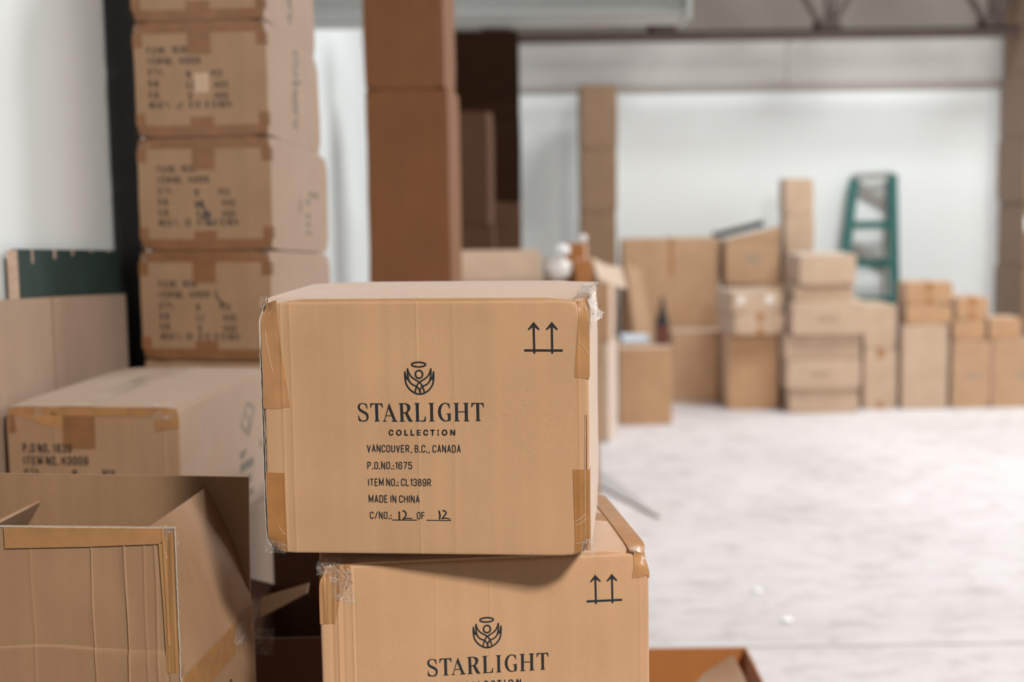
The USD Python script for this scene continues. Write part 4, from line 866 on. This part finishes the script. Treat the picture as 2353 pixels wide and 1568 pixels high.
# taped pair on the shadowed carton
carton('storage_carton', 'shadowed brown carton on the floor below the taped pair', .372, .36, .574, (1.797, 10.70, 0), 0, 'kraft', seed=120, bulge=0, seam_tape=False)
t, fn = carton('flat_carton', 'lower flat carton of the taped pair on the shadowed carton', .385, .42, .158, (1.795, 10.63, .5745), 9, 'kraft_w', seed=121, bulge=0, seam='y', tabs=True)
t, fn = carton('flat_carton', 'upper flat carton with white labels, on the taped pair', .385, .42, .160, (1.775, 10.63, .7330), 10, 'kraft_w', seed=122, bulge=0, seam_tape=False)
for x_, w_ in ((-.155, .05), (.06, .06)): part(t, 'paper_label', warped(on_front(sbox(x_, .075, x_ + w_, .125), .42, .0006), fn), 'paper_white', 'white paper label')
# centre stack, six cartons
CS = [(2.284, 10.60, .505, .56, .180, 'kraft_w', 0, 'lowest carton, set back in shadow, of the six-high stack by the ladder'), (2.276, 10.59, .535, .60, .216, 'kraft_w', 0, 'second carton from the floor in the six-high stack by the ladder'), (2.272, 10.61, .552, .58, .184, 'kraft_w', 0, 'third carton from the floor in the six-high stack by the ladder'),
      (2.311, 10.56, .548, .60, .236, 'kraft_w', 0, 'widest carton with a bright lid in the six-high stack by the ladder'), (2.283, 10.62, .425, .54, .125, 'kraft_w', 0, 'thin carton just above the widest one in the six-high stack'), (2.297, 10.60, .41, .56, .218, 'kraft_w', 1, 'topmost carton of the six-high stack by the ladder')]
z = 0
for k, (x_, y_, w_, d_, h_, m_, r_, lb) in enumerate(CS):
    t, fn = carton('flat_carton', lb, w_, d_, h_, (x_, y_, z), r_, m_, seed=130 + k, bulge=0, seam='x', seam_tape=False, group='cartons of the six-high stack'); z += h_
    if k in (1, 3): part(t, 'faded_mark', warped(on_front(sbox(-.10, h_ * .4, .06, h_ * .62), d_, .0004), fn), plain(f'faint_print_{k}', (.42, .29, .19)))
carton('storage_carton', 'lower carton on the floor right of the six-high stack, with orange tape', .248, .50, .452, (2.730, 10.71, 0), 0, 'kraft_w', seed=140, bulge=0)
carton('storage_carton', 'upper carton right of the six-high stack, in front of the ladder foot', .246, .50, .318, (2.722, 10.72, .4525), 1, 'kraft_w', seed=141, bulge=0, seam_tape=False)
t, fn = carton('storage_carton', 'pale upright carton on the floor carrying two small cartons', .338, .52, .628, (3.052, 10.69, 0), 0, 'kraft_w', seed=142, bulge=0, seam_tape=False, seam='x')
carton('small_carton', 'lower small carton on the pale upright carton', .34, .30, .150, (3.078, 10.60, .6285), 2, 'kraft', seed=143, bulge=0, group='small cartons on the floor cartons', seam_tape=False)
carton('small_carton', 'upper small carton on the pale upright carton', .342, .30, .162, (3.088, 10.60, .7790), -3, 'kraft', seed=144, bulge=0, group='small cartons on the floor cartons')
t, fn = carton('storage_carton', 'left of the two big floor cartons at the right edge', .288, .42, .502, (3.402, 10.65, 0), 0, 'kraft_b', seed=145, bulge=0, seam_tape=False, seam='x')
part(t, 'faded_mark', warped(on_front(sbox(-.05, .22, .06, .26), .42, .0004), fn), 'faint_mark')
t, fn = carton('storage_carton', 'right of the two big floor cartons, cut off by the right edge', .30, .42, .502, (3.702, 10.65, 0), 0, 'kraft_b', seed=146, bulge=0, seam_tape=False, seam='x')
part(t, 'faded_mark', warped(on_front(sbox(.02, .22, .11, .26), .42, .0004), fn), 'faint_mark')
carton('small_carton', 'lower small carton on the left big floor carton', .240, .26, .156, (3.392, 10.60, .5025), -2, 'kraft', seed=147, bulge=0, group='small cartons on the floor cartons', seam_tape=False)
carton('small_carton', 'upper small carton on the left big floor carton', .242, .26, .166, (3.400, 10.60, .6590), 3, 'kraft', seed=148, bulge=0, group='small cartons on the floor cartons')
carton('small_carton', 'single small carton on the right big floor carton', .238, .26, .162, (3.655, 10.60, .5025), 0, 'kraft', seed=149, bulge=0, group='small cartons on the floor cartons', seam_tape=False)
# tall stack at the right edge
for k in range(7):
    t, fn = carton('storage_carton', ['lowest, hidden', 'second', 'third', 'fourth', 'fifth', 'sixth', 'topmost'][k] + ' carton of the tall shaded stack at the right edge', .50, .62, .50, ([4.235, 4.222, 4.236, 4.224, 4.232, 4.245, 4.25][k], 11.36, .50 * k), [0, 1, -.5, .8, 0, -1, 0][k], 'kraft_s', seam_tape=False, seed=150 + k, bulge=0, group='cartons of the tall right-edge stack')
    if k == 2: part(t, 'paper_label', warped(on_front(sbox(-.245, .28, -.19, .40), .62, .0006), fn), 'paper_white', 'white paper label')
# floor cartons just right of the foreground pair
c = corner_loc((.628, 9.22), .30, .40, -13)
carton('storage_carton', 'tall floor carton with brightly lit side, right behind the foreground carton', .30, .40, .667, (c[0], c[1], 0), -13, 'kraft_w', seed=160, bulge=.003, r=.02)
c = corner_loc((.640, 9.24), .30, .38, -9)
carton('storage_carton', 'reddish carton stacked on the brightly lit floor carton', .30, .38, .39, (c[0], c[1], .671), -9, 'kraft', seed=161, bulge=0)
carton('storage_carton', 'single upright carton with bright lid, nearest of the far floor cartons', .366, .46, .545, (.938, 10.13, 0), 0, 'kraft', seed=162, bulge=.004, seam='x')
one('thin_sheet', sheet([(.80, 10.20, .556), (1.00, 10.20, .556), (.99, 10.33, .60), (.79, 10.33, .60)], .006, 5, 4, .006, 5), 'blue_sheet', 'pale blue plastic folded on the bright-lidded upright carton', 'plastic')
pr = [(0, 0), (.036, 0), (.036, .11), (.034, .14), (.020, .20), (.010, .26), (.006, .30), (0, .30)]
mm = trimesh.creation.revolve(np.array(pr), sections=20); mm.apply_scale((1.35, 1.2, 1.12)); mm.apply_translation((1.085, 10.20, .5475)); one('nozzle_bottle', mm, 'black', 'black pointed bottle standing on the bright-lidded upright carton', 'bottle', smooth=30)
mm = slab(-.045, .045, -.04, .04, 0, .15); mm.apply_translation((1.072, 10.12, .5475)); mm = trimesh.creation.box((.07, .06, .13)); mm.apply_translation((1.078, 10.11, .6125)); one('small_block', mm, 'redbrown', 'small red-brown box in front of the black pointed bottle', 'box')

# ---------------------------------------------------------------- ladder
t = thing('step_ladder', 'teal green ladder with grey rear braces leaning at the white wall', 'ladder')
yb, ytp, Hl = 11.62, 11.90, 1.735
def lp(x, z, dy=0): return (x, yb + (ytp - yb) * z / Hl + dy, z)
part(t, 'rail', bar(lp(2.62, 0), lp(2.862, 1.705), .055, .075), 'ladder'); part(t, 'rail', bar(lp(3.168, 0), lp(3.182, Hl), .045, .075), 'ladder')
for z_ in (.40, .705, 1.01, 1.325):
    xl = 2.62 + (2.862 - 2.62) * z_ / 1.705
    part(t, 'rung', bar(lp(xl, z_), lp(3.17, z_), .028, .06), 'ladder')
part(t, 'top_cap', bar(lp(2.85, 1.72, .01), lp(3.19, 1.735, .01), .018, .05), 'alu', 'pale top cap')
part(t, 'rear_leg', bar((2.70, 11.93, 0), (2.885, 11.965, 1.69), .022), 'alu'); part(t, 'rear_leg', bar((3.13, 11.93, 0), (3.155, 11.965, 1.70), .022), 'alu')
for za, zb_ in ((1.66, 1.50), (1.14, .985), (.62, .47)): part(t, 'brace', bar((2.875, 11.955, za), (3.155, 11.955, zb_), .012, .075), 'alu', 'grey slanted rear brace')

# ---------------------------------------------------------------- floor bits and the open carton at the lower edge
t = open_carton('open_carton', 'open orange-brown carton on the floor at the bottom edge',   .62, .45, .395, (.335, 3.66, 0), 0, 'orange', {'front': (.20, 170, 0.)}, seed=12)
part(t, 'flap', sheet([(.08, -.16, .37), (.272, -.14, .37), (.226, -.075, .474), (.150, -.08, .425)], .006, 6, 6, .01, 9, .004), 'kraft_c', 'grey-brown flap folded across the opening')
t = thing('thin_sheet', 'thin grey sheet with a dark edge, painting a shadow on the pale floor', 'plastic')
part(t, 'sheet', sheet([(.42, 8.05, .004), (.736, 7.085, .004), (.66, 7.62, .004), (.53, 8.28, .004)], .003, 8, 8, .0, 6, .0010), 'shadow_sheet')  # sheet and its edge draw a floor shadow in grey
part(t, 'shadow_edge', bar((.42, 8.03, .010), (.738, 7.07, .010), .010, .008), 'trimgrey')
for (x_, y_, s_, lb) in ((1.005, 5.76, .022, 'larger white scrap on the floor, left of the other'), (1.05, 5.36, .024, 'round white scrap on the floor nearest the joint'), (1.02, 5.60, .011, 'smallest white scrap on the floor between the two larger')):
    mm = trimesh.creation.icosphere(2, 1.0); v = mm.vertices * np.array([s_, s_ * .9, s_ * .35]); mm.vertices = v * (1 + .5 * (meshkit.fbm(mm.vertices * 2.5 + x_ * 50, 2, 1) - .5))[:, None] + [x_, y_, s_ * .3]
    one('paper_scrap', mm, 'debris', lb, 'scrap', smooth=30)
